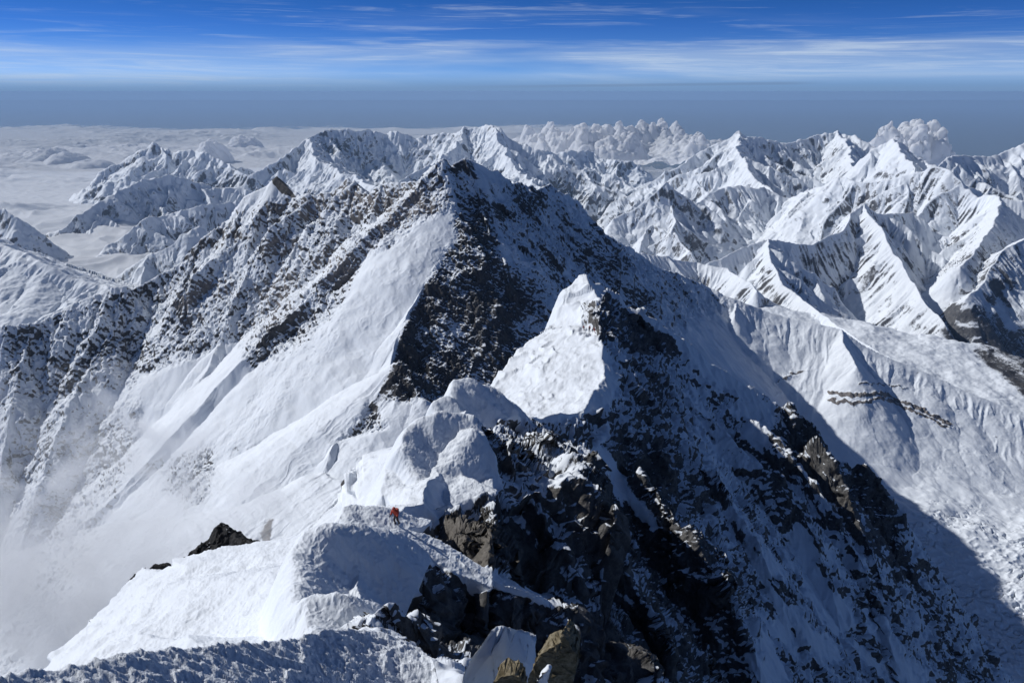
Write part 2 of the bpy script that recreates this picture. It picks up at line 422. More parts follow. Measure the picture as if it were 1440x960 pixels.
    # wind-packed snow: sweeping flutes running down the smooth face
    Z2 = Z2 + smooth * (3.5 * fbm((X + .7 * Y) / 60, (Y - .4 * X) / 400, 4, 33) + .5 * fbm(X / 14, Y / 40, 3, 35) + 3.0 * (ridged(FS / 75 + .5 * fbm(X / 150, Y / 150, 2, 39), FD / 500, 3, 38) - .9) * sstep(1500, 900, FD) + 1.5 * (ridged(FS / 22 + .6 * fbm(X / 60, Y / 60, 3, 37), FD / 200, 3, 36) - .9) * sstep(900, 500, FD))
    # crevassed ice low on the right
    ice = sstep(200, 60, H - (-2120 + .10 * (Y - 2600) - .06 * (X - 900))) * (X > 500) * sstep(4000, 3300, Y)
    crev = np.abs(perlin(X / 130 + .6 * fbm(X / 90, Y / 90, 3, 8), Y / 60 + .6 * fbm(X / 120, Y / 120, 3, 12), 55))
    Z2 = Z2 - ice * 32 * (1 - sstep(0, .11, crev)) * sstep(-.25, .25, fbm(X / 350, Y / 350, 2, 57)) + ice * 7 * ridged(X / 60, Y / 45, 4, 58)
    # thin rock bands crossing the snow slope on the right
    band = np.zeros(X.shape, f32); uu, vv = u, v
    def strip(pts, w, a):
        b_ = np.array(pts, float); vy = np.interp(uu, b_[:, 0], b_[:, 1]); m = (uu > b_[0, 0]) & (uu < b_[-1, 0])
        e = np.minimum(sstep(b_[0, 0], b_[0, 0] + 12, uu), 1 - sstep(b_[-1, 0] - 40, b_[-1, 0], uu))
        return np.where(m, a * e * np.exp(-((vv - vy + 3.5 * fbm(X / 60, Y / 60, 3, 23)) / w) ** 2), 0).astype(f32)
    for pts, w, a in (([(1080,544),(1105,530),(1130,522),(1158,519)], 4, 1), ([(1156,551),(1200,556),(1240,553),(1290,572),(1330,594),(1365,603)], 3.2, 1.3), ([(1156,562),(1200,566),(1240,560),(1290,580),(1330,600),(1362,606)], 3.2, 1.3),
                      ([(1200,538),(1250,541),(1300,550)], 1.5, .7), ([(1390,612),(1420,620),(1440,632)], 2, .8), ([(1085,556),(1120,550),(1150,556)], 2, .5)):
        band = np.maximum(band, strip(pts, w, a))
    Z2 = Z2 + band * 9 * (fbm(X / 25, Y / 25, 3, 77) + .5)
    _, _, n2 = grid_normals(X2, Y2, Z2)
    lowpatch = fbm(X / 240, H / 120, 4, 101)
    # dipping strata show as long diagonal ledges on the shaded face
    c_ = (Z2 + .62 * X2); strat = perlin(c_ / 42 + .5 * fbm(X / 120, Y / 120, 3, 105), (X2 - Z2) / 420, 104) + .6 * perlin(c_ / 15, (X2 - Z2) / 160, 106)
    rock = -.06 + .07 * rough - .04 * nwf - .05 * lit + .17 * nwf * strat + .22 * nwf * fbm(FS / 150 + X / 300, FD / 420, 4, 103) + .20 * lowpatch * (1 - smooth) - .55 * smooth + band * 1.0
    rock += .11 * poly_mask(u, v, [(626,218),(640,300),(612,372),(600,395),(560,470),(545,545),(600,560),(660,520),(720,470),(740,420),(722,380),(690,300),(668,240)], 8) * (1 + .9 * fbm(X / 90, H / 160, 3, 107))
    rock += .16 * poly_mask(u, v, [(640,300),(612,372),(560,470),(500,600),(560,560),(700,600),(760,420),(700,300)], 20)
    rock += .5 * poly_mask(u, v, [(1300,400),(1340,470),(1440,570),(1500,560),(1500,400)], 10)
    # wind-blown gravel of the saddle
    gv = poly_mask(u, v, [(430,640),(545,625),(600,760),(480,790),(370,775),(360,745)], 14)
    rock += gv * (.22 + .5 * poly_mask(u, v, [(470,650),(545,640),(550,682),(455,684)], 5) + .5 * poly_mask(u, v, [(350,735),(385,725),(380,760),(352,770)], 4))
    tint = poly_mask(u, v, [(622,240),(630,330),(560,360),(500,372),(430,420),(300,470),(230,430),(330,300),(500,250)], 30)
    rock += 1.0 * poly_mask(u, v, [(379,243),(392,246),(416,277),(398,272),(384,258)], 2)
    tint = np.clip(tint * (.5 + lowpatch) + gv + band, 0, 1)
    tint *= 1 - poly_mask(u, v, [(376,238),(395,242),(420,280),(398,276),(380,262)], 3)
    mat = mountain_mat('banded rock and snow', 3.2, nz=(.47, .5), kn=.95, nn=.34, bump=.8, bdist=1.0, width=.09, streak=(2.6, 6.0, .5),
                       rock=((0, (.022, .022, .025)), (.5, (.065, .062, .062)), (1., (.15, .14, .13))),
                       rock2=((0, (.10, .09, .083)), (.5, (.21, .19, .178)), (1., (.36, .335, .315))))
    grid_mesh('mountain', X2, Y2, Z2, mat, {'rock': rock, 'tint': tint, 'flow_s': FS, 'flow_d': FD})
    stamp('peak')
# ------------------------------------------------------------------ ranges to the horizon
def build_far():
    rid = []
    def R_(pts, s=(1, 1), steep=.3, D=500, fl=(120, 45), seed=0, jag=(250, 30), sp=None, sub=1):
        r = Ridge([P(*p) for p in pts], s, steep, D, fl, seed, jag, sub); rid.append(r)
        if sp:
            rid.extend(spurs(r, seed=seed + 100, **sp))
        return r
    SP = dict(every=900, length=2600, drop=.62, sides=(.9, .9), s=1.1, steep=.2, D=200, flute=(80, 35), lvl=2)
    # long white wall in the middle
    R_([(352,246,19500),(372,234,19700),(392,222,20000),(415,206,20500),(432,192,21000),(450,186,21400),(486,181,21800),(505,184,22000),(528,182,22200),(545,190,22300),(556,183,22400),(572,188,22500),(590,192,22600),(612,188,22500),(632,186,22300),(655,179,22000),(676,176,21800),(700,173,21500),(712,182,21400),(722,194,21300),(742,205,21200),(760,214,21000),(790,226,20800),(822,244,20500),(850,262,20000),(885,282,19500)],
       (1.0, 1.0), .45, 500, (260, 90), 301, (400, 40), dict(SP, every=1300, length=3600, drop=.72, s=1.0, sides=(.3, 1), flute=(150, 60)))
    R_([(700,173,21500),(705,200,20500),(720,235,19200),(760,262,17800),(800,285,16500)], (1.1, .9), .3, 400, (150, 60), 302, (300, 30), dict(SP, every=1500, length=2400, sides=(.9, .9)))
    R_([(432,192,21000),(448,225,19500),(500,250,18000),(530,262,17000)], (.6, .8), .2, 400, (150, 30), 303, (300, 30))
    R_([(655,179,22000),(640,205,21000),(600,232,19600),(560,255,18500)], (.9, .9), .3, 400, (150, 60), 304, (300, 30))
    # beyond it, low jagged peaks
    R_([(742,212,27000),(760,208,27500),(785,212,28000),(800,206,28000),(830,214,28500),(850,220,28500),(890,228,28000)], (.7, .7), .5, 400, (200, 60), 305, (500, 120), dict(SP, every=1100, length=2600, drop=.6))
    R_([(800,232,22500),(830,238,22500),(862,244,22300),(895,268,21500)], (.7, .7), .5, 400, (200, 60), 306, (400, 60), dict(SP, every=1100, length=2400, drop=.6))
    # left group standing out of the cloud sea
    R_([(140,240,21500),(168,228,21800),(190,214,22000),(203,206,22000),(213,198,22000),(226,208,22000),(240,213,21800),(270,210,21600),(292,215,21400),(318,230,21000),(345,243,20500),(372,262,20000)], (.8, .75), .4, 400, (150, 55), 311, (300, 40), dict(SP, every=1100, length=2600))
    R_([(60,330,14500),(85,322,14600),(120,300,15000),(150,276,15500),(172,262,16000),(205,250,16500),(240,246,17000),(262,248,17200),(300,262,17500),(335,262,17500),(372,275,17500)], (.9, .95), .3, 400, (130, 60), 312, (250, 35), dict(SP, every=800, length=2600, sides=(.2, 1)))
    R_([(150,345,13000),(180,330,13200),(210,308,13500),(245,300,13800),(290,288,14000),(330,285,14200),(370,290,14300)], (.9, 1.05), .3, 300, (110, 50), 313, (200, 25), dict(SP, every=800, length=1600, sides=(.1, 1)))
    R_([(160,388,11500),(200,360,11600),(240,342,11800),(268,322,12000),(280,314,12100),(300,330,12000),(340,345,11800),(380,350,11800)], (.8, .95), .2, 300, (100, 35), 314, (200, 20), dict(SP, every=900, length=1500, sides=(.1, 1)))
    # shaded shoulder at the left edge
    R_([(-160,300,9200),(-80,318,9000),(-20,334,8900),(10,342,8800),(40,352,8700),(70,370,8500),(100,385,8400),(128,396,8300),(152,404,8200)], (.55, .5), .1, 300, (90, 12), 321, (200, 15), dict(SP, every=900, length=1500, drop=.35, s=.6, sides=(0, 1), lvl=1))
    R_([(-160,282,13500),(-60,286,13200),(0,288,13000),(14,294,12900),(28,306,12800)], (1.2, 1.2), .1, 300, (90, 20), 322, (200, 15))
    # right-hand ranges
    R_([(865,285,17000),(905,262,17000),(940,240,17200),(975,222,17500),(1000,205,17800),(1020,193,18000),(1036,185,18000),(1045,191,18000),(1056,188,18100),(1070,196,18200),(1100,200,18500),(1125,196,18800),(1150,190,19000),(1172,187,19000),(1186,184,19000),(1205,193,18800),(1222,205,18500),(1250,215,18000),(1300,225,18000)], (.9, .8), .5, 450, (170, 60), 331, (350, 45), dict(SP, every=1200, length=3400, drop=.6, sides=(.2, 1)))
    R_([(1036,185,18000),(1040,206,16500),(1052,232,15300),(1070,255,14300),(1090,275,13600)], (.9, .9), .3, 300, (110, 50), 332, (250, 25), dict(SP, every=800, length=2200, sides=(.8, 1)))
    R_([(1186,184,19000),(1196,205,17600),(1200,228,16400),(1180,250,15200)], (.9, 1.0), .3, 300, (140, 60), 333, (250, 25), dict(SP, every=1000, length=1800, sides=(.8, .8), lvl=1))
    R_([(1196,250,14500),(1212,232,14600),(1228,214,14700),(1243,204,14800),(1258,194,14800),(1272,203,14800),(1286,216,14700),(1305,234,14600),(1330,250,14500)], (1.1, .9), .2, 300, (100, 30), 334, (200, 15), dict(SP, every=1300, length=2000, sides=(.2, .7), lvl=1))
    R_([(1258,194,14800),(1270,218,13900),(1284,242,13200)], (.8, 1.0), .2, 300, (100, 30), 335, (200, 12))
    R_([(1320,236,12500),(1338,222,12600),(1356,216,12800),(1380,217,13000),(1402,216,13200),(1425,210,13200),(1440,200,13200),(1470,190,13200),(1560,200,13000)], (1, .9), .4, 300, (110, 40), 336, (200, 30), dict(SP, every=800, length=2000, sides=(.2, 1)))
    R_([(870,306,11500),(890,296,11600),(915,276,11700),(940,256,11900),(955,268,11900),(985,286,11900),(1010,300,11800)], (.9, .85), .3, 300, (90, 35), 337, (200, 30), dict(SP, every=700, length=1700, sides=(.2, 1)))
    R_([(980,290,12800),(1000,272,13000),(1035,260,13300),(1075,265,13500),(1110,276,13300),(1150,262,12600),(1178,247,12000)], (.9, .8), .4, 300, (100, 45), 338, (200, 35), dict(SP, every=700, length=1600, sides=(.2, 1)))
    # the fluted crest that throws the big shadow
    R_([(1000,372,8200),(1040,352,8300),(1082,333,8500),(1108,339,8700),(1145,341,8900),(1160,335,9000),(1190,320,9200),(1200,300,9500),(1213,285,9800),(1230,296,9900),(1262,300,10200),(1290,300,10400)], (1.0, 1.25), .5, 350, (60, 42), 341, (150, 14), dict(SP, every=600, length=900, drop=.9, s=1.4, sides=(.2, .7), lvl=1, flute=(50, 25)))
    R_([(1213,285,9800),(1228,310,9300),(1250,345,8700),(1275,390,8100),(1300,425,7600),(1330,455,7200)], (1.0, 1.15), .3, 250, (60, 34), 342, (150, 22), dict(SP, every=500, length=800, drop=.9, s=1.3, sides=(.8, .8), lvl=1, flute=(45, 20)))
    R_([(1082,333,8500),(1086,362,8000),(1098,392,7500),(1130,420,7000),(1170,445,6500),(1200,468,6100),(1250,505,5700),(1300,540,5300)], (.9, .95), .3, 250, (60, 30), 343, (150, 22), dict(SP, every=450, length=900, drop=.7, s=1.1, sides=(.9, .9), lvl=2, flute=(45, 20)))
    R_([(1178,247,12000),(1200,255,11800),(1240,252,11600),(1290,240,11400),(1308,234,11300),(1322,232,11200),(1336,240,11000),(1352,262,10800),(1375,277,10600),(1400,276,10400),(1410,276,10300),(1440,282,10200),(1560,300,10000)], (1.0, 1.2), .5, 350, (70, 48), 344, (180, 22), dict(SP, every=650, length=1500, drop=.8, s=1.25, sides=(.2, .9), lvl=2, flute=(55, 28)))
    R_([(1410,276,10300),(1404,300,9700),(1392,326,9100),(1370,352,8500),(1350,380,8000)], (1.0, 1.0), .3, 250, (60, 34), 345, (150, 22), dict(SP, every=500, length=1000, drop=.9, s=1.3, sides=(.8, .8), lvl=1, flute=(45, 20)))
    R_([(900,355,7600),(940,362,7700),(980,368,7800),(1020,378,7600),(1040,392,7200),(1060,408,6900)], (.9, .9), .3, 250, (60, 30), 346, (150, 40), dict(SP, every=450, length=900, drop=.7, sides=(.6, .9), lvl=1, flute=(45, 20)))
    R_([(1360,420,7600),(1380,395,7900),(1410,352,8300),(1440,330,8500),(1560,300,8700)], (.9, .9), .3, 250, (60, 30), 347, (150, 40), dict(SP, every=500, length=1300, drop=.75, sides=(.6, .9), lvl=2, flute=(45, 20)))
    stamp('far ridges: %d' % len(rid))
    def base(X, Y, az, rr, fl_=None):
        wa = np.clip(Y / 9000, .5, 2.2)
        wx = X + wa * (60 * fbm(X / 1100, Y / 1100, 3, 61) + 18 * fbm(X / 260, Y / 260, 2, 63)); wy = Y + wa * (110 * fbm(X / 1100, Y / 1100, 3, 71) + 24 * fbm(X / 260, Y / 260, 2, 73))
        H = ridge_height(wx, wy, az, rr, rid, -3100, fl_)
        g = X / Y
        fl = -2950 + 350 * sstep(9000, 6000, Y) * sstep(.2, .5, g) + 520 * np.exp(-((g - .27) / .16) ** 2) * sstep(16000, 10000, Y)
        fl = fl.astype(f32) + 130 * fbm(X / 2600, Y / 2600, 5, 81) + 45 * (ridged(X / 900, Y / 900, 5, 83) - .8)
        k = 140.0
        return np.maximum(H, fl) + k * .25 * np.exp(-np.abs(H - fl) / k)
    pt = Patch(-37.5, 37.5, 1500, 4600, 34000, 1500, base, coarse=420, flat=.06, hid=.35)
    X, Y = pt.X, pt.Y
    FL = [np.zeros(X.shape, f32), np.zeros(X.shape, f32)]
    H = base(X, Y, pt.az, pt.R, FL)
    FS = FL[0] + 50 * fbm(X / 400, Y / 400, 4, 701); FD = FL[1]
    stamp('far base')
    u, v = bearing(X, Y, H)
    sc_ = np.clip(Y / 12000, .6, 1.8)
    H = H + 28 * sc_ * (ridged(X / 700 + .2 * fbm(X / 300, Y / 300, 3, 3), Y / 700, 6, 91, .52) - .9)
    wt = np.clip(FD / 150, 0, 1) * sc_
    H = H + wt * (34 * (ridged(FS / 230, FD / 1300, 3, 710) - .9) + 20 * (ridged(FS / 80, FD / 600, 3, 711) - .9) + 8 * (ridged(FS / 34, FD / 300, 2, 713) - .9))
    H = H + 9 * sc_ * fbm(X / 90, Y / 90, 3, 93)
    low = fbm(X / 1800, Y / 1800, 4, 201)
    rock = -.08 + .15 * low + .10 * sstep(-1900, -2500, H) + .06
    rock += .35 * poly_mask(u, v, [(1330,430),(1390,440),(1440,470),(1600,560),(1600,640),(1440,585),(1380,560),(1320,530)], 22)
    rock += .12 * poly_mask(u, v, [(1330,330),(1440,330),(1440,460),(1350,420)], 30)
    rock -= .25 * poly_mask(u, v, [(640,180),(720,190),(840,270),(700,235)], 12)
    mat = mountain_mat('far snow and rock', 16, nz=(.40, .5), kn=.95, nn=.30, bump=.7, bdist=1.2, width=.07, streak=(2.6, 7.0, .5),
                       rock=((0, (.04, .042, .05)), (.5, (.11, .11, .115)), (1., (.24, .235, .23))))
    grid_mesh('snow_mountains', X, Y, H, mat, {'rock': rock, 'flow_s': FS, 'flow_d': FD})
    stamp('far')
# ------------------------------------------------------------------ the summit ridge the camera stands on
def dome(H, X, Y, c, a, b, h, p=2.2, rot=0.0, tx=.75, ty=-.1, k=1.6):
    """a rounded snow mushroom whose top is the point c"""
    dx, dy = X - f32(c[0]), Y - f32(c[1])
    m = (np.abs(dx) < max(a, b) * 1.6) & (np.abs(dy) < max(a, b) * 1.6)
    if not m.any(): return H
    dx, dy = dx[m], dy[m]; cr, sr = math.cos(rot), math.sin(rot)
    wx = dx + .13 * a * fbm(dx / a * .8, dy / a * .8, 2, int(a * 100) % 97); 
    q = np.sqrt(((wx * cr + dy * sr) / a) ** 2 + ((-wx * sr + dy * cr) / b) ** 2)
    z = c[2] - .9 * h - tx * dx + ty * dy + .25 * tx * a + h * np.maximum(1 - np.minimum(q, 1) ** p, 0) ** .6 - np.maximum(q - 1, 0) * h * 3
    Hm = H[m]
    d = np.abs(Hm - z)
    H = H.copy(); H[m] = np.maximum(Hm, z) + k * .25 * np.exp(-d / k)
    return H
def cut(H, X, Y, pts, up, down, w=1.5):
    """H is held under a brink: rising 'up' on its right, dropping 'down' on its left"""
    C = np.full(X.shape, 1e6, f32); D = np.full(X.shape, 1e9, f32); K = np.zeros(X.shape, f32)
    for i in range(len(pts) - 1):
        a, b = np.array(pts[i]), np.array(pts[i + 1]); e = (b - a)[:2]; ll = float(e @ e)
        px, py = X - f32(a[0]), Y - f32(a[1])
        t = np.clip((px * f32(e[0]) + py * f32(e[1])) / f32(ll), 0, 1)
        dx = px - t * f32(e[0]); dy = py - t * f32(e[1]); d = np.sqrt(dx * dx + dy * dy)
        cr = (f32(e[0]) * py - f32(e[1]) * px) / f32(math.sqrt(ll)); s = np.sign(cr); ka = np.abs(cr)
        z = f32(a[2]) + f32(b[2] - a[2]) * t - s * d * np.where(s > 0, f32(down), f32(up))
        m = (d < D - 1e-3) | ((np.abs(d - D) <= 1e-3) & (ka > K))
        C = np.where(m, z, C); D = np.where(m, d, D); K = np.where(m, ka, K)
    return np.minimum(H, C)
CREST = [(-1,3,-4.2),(-3,12,-10.8),(-6,25,-21.5),(-9,38,-31.5),(-11.5,50,-36.5),(-12,58,-37.5),(-12.3,68,-41),(-12.1,76,-43),(-11,88,-46),(-9.5,103,-49),(-9,125,-54),(-9,150,-60),(-5,170,-68),(0,190,-77),(8,205,-84.5),(20.7,222,-88.5),(30,250,-88.6),(33,292,-86.5),(36.4,345,-86),(34.8,385,-83.4)]
STAND = [(557,736),(821,464),(829,465),(837,467)]; FEET = {}
def build_near():
    RR = [(822,384,385),(838,396,386),(850,404,387),(866,412,388),(880,424,390),(905,440,392),(925,452,394),(960,474,397),(1000,505,400),(1040,535,402),(1082,562,402),(1100,574,402),(1112,570,402),(1130,582,401),(1142,590,400),(1146,604,399),(1160,622,398),(1172,640,396),(1196,652,394),(1215,656,393),(1234,666,391),(1242,690,388),(1238,715,384),(1252,735,381),(1264,748,379),(1280,775,375),(1294,800,370),(1300,830,366),(1294,850,362),(1312,872,358),(1330,905,352),(1345,935,347),(1362,965,342),(1400,1040,325),(1440,1150,300)]
    cr = Ridge(CREST, [(.36, 1.1), (.36, 1.25), (.36, 1.25), (.30, 1.05)], 0, 1, (0, 0), 401, (6, .8), sub=3)
    rr = Ridge([P(*p) for p in RR], (1.6, 1.15), .15, 12, (0, 0), 402, (9, 2.0), sub=2)
    rid = [cr, rr]
    ramp = Ridge([P(*p) for p in [(557,740,75),(600,768,71),(650,795,69),(700,818,69),(745,832,70),(790,852,72),(850,890,75),(900,950,78),(930,1010,80)]], (1.25, 1.7), 0, 1, (0, 0), 403, (3, .5), sub=2)
    rid.append(ramp)
    for k, (pts, s) in enumerate([([(700,592,175),(740,610,165),(790,650,150),(840,700,138),(880,760,128),(930,850,118),(960,940,112)], (1.5, 1.5)),
            ([(800,585,240),(850,610,225),(905,650,208),(955,700,195),(1010,780,178),(1050,870,165),(1080,960,155)], (1.4, 1.4)),
            ([(860,520,290),(905,560,280),(950,600,268),(1000,650,255),(1050,715,240),(1090,790,225)], (1.3, 1.4)),
            ([(880,470,345),(930,505,338),(985,560,325),(1040,610,312),(1100,660,300),(1140,720,288),(1170,800,272),(1190,880,255),(1210,960,240)], (1.3, 1.3)),
            ([(1060,580,358),(1100,620,345),(1150,680,325),(1200,760,302),(1230,830,285),(1260,920,262)], (1.3, 1.3)),
            ([(1150,610,348),(1185,668,333),(1215,740,312),(1245,820,292)], (1.5, 1.5)),
            ([(520,880,36),(600,905,35),(680,930,35),(740,960,36),(800,1010,37)], (1.2, 1.5))]):
        rid.append(Ridge([(a_, b_, c_ - (5.0 if k < 4 else 1.5 if k < 6 else 0)) for a_, b_, c_ in [P(*p) for p in pts]], s, 0, 1, (0, 0), 410 + k, (7, 2.2), sub=2))
    edge = [P(*p) for p in [(-260,1180,40),(-100,1080,48),(0,1000,57),(62,940,66),(120,880,78),(165,835,92),(200,798,104),(262,806,100),(312,790,98),(365,775,92),(400,758,86),(430,743,82),(490,728,84),(543,718,89),(548,690,96),(575,640,118),(612,604,142),(640,578,172),(660,552,212),(682,530,262),(705,512,285),(722,498,304),(745,478,325),(768,462,343),(782,448,355),(783,436,362),(782,424,368),(792,410,375),(803,400,380),(813,388,384),(822,383,386)]]
    def base(X, Y, az, rr_):
        wx = X + .9 * fbm(X / 9, Y / 9, 4, 61); wy = Y + .9 * fbm(X / 9, Y / 9, 4, 71)
        H = ridge_height(wx, wy, az, rr_, rid, -560)
        H = np.maximum(H, -600)
        H = cut(H, X + .8 * fbm(X / 7, Y / 7, 3, 62), Y, edge, .5, 2.4)
        # top point (bearing, distance), half widths, depth, roundness, turn, fall to the right, fall toward the camera
        H2 = ridge_height(X + .4 * fbm(X / 4.5, Y / 4.5, 2, 81), Y + .4 * fbm(X / 4.5, Y / 4.5, 2, 82), az, rr_, CORN, -120)
        k = .9
        H = np.maximum(H, H2) + k * .25 * np.exp(-np.abs(H - H2) / k)
        return H
    # wind-built cornices: a rounded rim, a wall on the left, the shaded back falling to the right
    CORN = []
    for k_, (pts, sl_, sr_, rn) in enumerate([
        ([(452,884,44),(436,872,46),(424,850,49),(416,812,53),(413,778,56),(424,752,59),(455,738,61),(500,735,63),(545,747,66),(580,768,67)], 3.0, 1.08, 1.4),
        ([(436,884,42),(430,862,44),(436,844,45.5),(465,838,46),(500,846,47)], 2.4, .8, .8),
        ([(482,728,70),(488,714,72),(528,712,74),(560,722,75.5)], 2.0, .45, .8),
        ([(606,712,92),(594,690,95),(576,655,98.5),(564,624,101.5),(568,602,104),(588,586,107),(622,578,109),(655,585,110),(690,612,110),(716,645,109)], 3.2, 1.05, 1.8),
        ([(628,668,99),(640,636,102.5),(662,606,106),(692,618,107),(712,650,106)], .5, 1.15, 1.3),
        ([(547,716,96.5),(545,680,100),(545,648,103),(556,639,104),(592,642,105)], 5.0, .08, .5),
        ([(620,612,141),(612,588,145),(613,564,149),(628,557,150.5),(640,566,150),(660,590,148)], 3.0, 1.0, 1.1),
        ([(634,562,151),(633,546,153),(640,533,156),(660,528,158),(688,542,160),(722,576,168),(748,592,182)], 3.0, 1.05, 1.5)]):
        CORN.append(Ridge([P(*q_) for q_ in pts], (sl_, sr_), 0, 1, (0, 0), 450 + k_, (5, .25), sub=3, rnd=rn)); CORN[-1].cap = 14 if pts[0][2] < 200 else 8
    OUT = [Ridge([(a_, b_, c_ + 1.2) for a_, b_, c_ in [P(*p) for p in [(205,806,106),(228,806,106),(250,804,107),(266,794,108.5),(282,776,110),(296,760,111),(308,749,111.5),(316,747,111.5),(326,758,110.5),(340,766,108),(356,774,105),(376,784,101)]]], (1.1, .95), 0, 1, (0, 0), 430, (4, .5), sub=3)]
    pt = Patch(-42, 42, 1500, 10, 520, 1700, base, coarse=700, flat=.05, hid=.3)
    X, Y = pt.X, pt.Y
    H = base(X, Y, pt.az, pt.R)
    stamp('near base')
    u, v = bearing(X, Y, H)
    smooth = np.zeros(X.shape, f32); mixm = 1.0
    for poly, s in (([(300,700),(400,650),(480,680),(530,715),(590,745),(612,790),(590,830),(570,880),(430,900),(-100,1200),(-300,1200),(60,935),(200,790),(180,770),(262,740),(312,715),(365,690)], 6),
                    ([(484,712),(520,705),(556,712),(640,715),(600,742),(560,742),(500,735)], 3),
                    ([(500,740),(500,600),(560,560),(590,500),(650,480),(690,520),(722,575),(740,590),(700,592),(680,600),(700,640),(705,690),(640,715),(560,725),(540,700)], 5),
                    ([(660,520),(740,440),(770,380),(822,370),(850,402),(842,420),(815,425),(818,470),(850,490),(870,540),(855,575),(760,595),(735,590)], 6),
                    ([(850,404),(930,455),(1060,545),(1075,575),(1040,560),(985,520),(940,470),(905,450)], 6),
                    ([(560,742),(600,748),(650,775),(720,815),(780,838),(770,850),(700,832),(640,805),(590,775)], 3),
                    ('mix', 0), ([(1040,560),(1085,570),(1075,640),(1050,650),(1010,600)], 8),
                    ([(1130,730),(1170,790),(1230,860),(1300,960),(1180,960),(1100,860),(1060,800)], 14), ([(1060,780),(1110,860),(1130,960),(1060,960),(1040,860)], 8),
                    ([(850,600),(900,690),(935,740),(920,750),(870,700),(830,640)], 6)):
        if poly == 'mix': mixm = sstep(-.28, .02, fbm((H + .9 * X) / 9, (X - H) / 34, 4, 333)); continue
        smooth = np.maximum(smooth, poly_mask(u, v, poly, s) * mixm)
    outc = poly_mask(u, v, [(195,795),(260,800),(312,738),(374,776),(310,792),(262,808),(200,806)], 2)
    soft = sstep(.15, -.1, fbm(X / 20, H / 20, 4, 470))      # partial snow cover patches
    outc = outc * 0
    clear = smooth * (1 - outc)
    rough = 1 - clear
    nx, ny, nz = grid_normals(X, Y, H)
    q = np.stack([X + .25 * H, Y, H - .35 * X], -1).reshape(-1, 3)
    wq = np.stack([fbm(X / 5, H / 5, 3, 21), fbm(Y / 5, H / 5, 3, 22), fbm(X / 5, Y / 5, 3, 23)], -1).reshape(-1, 3)
    q = q + wq * 1.2
    sel = rough.reshape(-1) > .03
    fc = np.zeros(len(q), f32)
    big = fbm(X / 40, H / 30, 3, 480)
    fc[sel] = facets(q[sel] / np.array([11, 12, 8], f32), 3) * 3.2 + facets(q[sel] / np.array([4.2, 4.5, 3.2], f32), 4) * 1.1 + facets(q[sel] / np.array([1.7, 1.7, 1.3], f32), 9) * .45
    fc[sel] *= (.55 + .9 * np.clip(big.reshape(-1)[sel] + .4, 0, 1))
    fc = fc.reshape(X.shape) * rough * (1 - .6 * outc)
    damp = np.clip(pt.R / 70, .45, 1)
    X2 = X + nx * fc * damp; Y2 = Y + ny * fc * damp; Z2 = H + nz * fc * damp
    Z2 = Z2 + rough * 1.6 * fbm(X / 6, Y / 6, 4, 90)
    sn = clear
    Z2 = Z2 + sn * (.38 * fbm(X / 9, Y / 9, 3, 31) + .12 * fbm(X / 1.3, Y / 1.3, 3, 32) + .05 * ridged(X / .5, Y / .7, 3, 34) + .12 * fbm(X / 3.2, Y / 7, 3, 36) + sstep(190, 290, pt.R) * (1.2 * fbm(X / 26, Y / 44, 3, 37) + 1.1 * (ridged(X / 13 + .4 * fbm(X / 9, Y / 9, 2, 4), Y / 60, 3, 38) - .9)))
    stamp('near crags')
    c_ = H + .72 * X; strat = perlin(c_ / 7 + .6 * fbm(X / 18, Y / 18, 3, 105), (X - H) / 60, 104) + .6 * perlin(c_ / 2.6, (X - H) / 24, 106)
    rock = .17 * rough * strat + .06 * rough - .9 * clear + .22 * big * rough + 1.2 * outc
    for poly, s, w in (([(815,420),(850,420),(900,445),(950,480),(960,500),(905,500),(840,470)], 4, .25), ([(600,735),(700,735),(770,760),(800,830),(740,820),(640,775)], 5, .45),
                    ([(985,500),(1090,560),(1080,680),(1110,760),(1040,720),(960,620)], 14, -.1), ([(1140,600),(1240,665),(1300,840),(1260,800),(1200,760),(1150,680),(1080,600)], 6, .2),
                    ([(560,830),(700,840),(880,880),(960,960),(560,960)], 16, .2), ([(820,600),(1000,640),(1060,800),(1040,960),(860,960),(800,760)], 20, .12)):
        rock += w * poly_mask(u, v, poly, s)
    tint = poly_mask(u, v, [(600,730),(700,735),(780,770),(800,830),(740,825),(640,780)], 6) * .6 + .28 * sstep(.1, .5, fbm(X / 14, Y / 14, 3, 91))
    mat = mountain_mat('near rock and snow', .42, nz=(.50, .5), kn=.9, nn=.26, bump=.9, bdist=1.0, width=.03, streak=None,
                       rock=((0, (.022, .023, .025)), (.5, (.105, .102, .10)), (1., (.25, .24, .225))),
                       rock2=((0, (.06, .053, .044)), (.5, (.19, .168, .14)), (1., (.33, .30, .26))), sbump=.2)
    grid_mesh('summit_ridge', X2, Y2, Z2, mat, {'rock': rock, 'tint': tint})
    u2, v2 = bearing(X2, Y2, Z2)
    for px, py in STAND:
        m_ = (np.abs(u2 - px) < 1.2) & (np.abs(v2 - py) < 1.2)
        if m_.any():
            i_ = np.argmin(np.where(m_, Y2, 1e9)); FEET[(px, py)] = (float(X2.flat[i_]), float(Y2.flat[i_]), float(Z2.flat[i_]))
    stamp('near')
    # black outcrop beyond the brink of the left snow slope, a sheet of its own
    po = Patch(-28.5, -15.5, 520, 97, 132, 420, lambda X, Y, az, rr_: np.zeros(X.shape, f32) - 60, coarse=60, flat=1)
    X, Y = po.X, po.Y
    wx = X + .9 * fbm(X / 3, Y / 3, 4, 61); wy = Y + .9 * fbm(X / 3, Y / 3, 4, 71)
    H = ridge_height(wx, wy, po.az, po.R, OUT, -200)
    nx, ny, nz = grid_normals(X, Y, H)
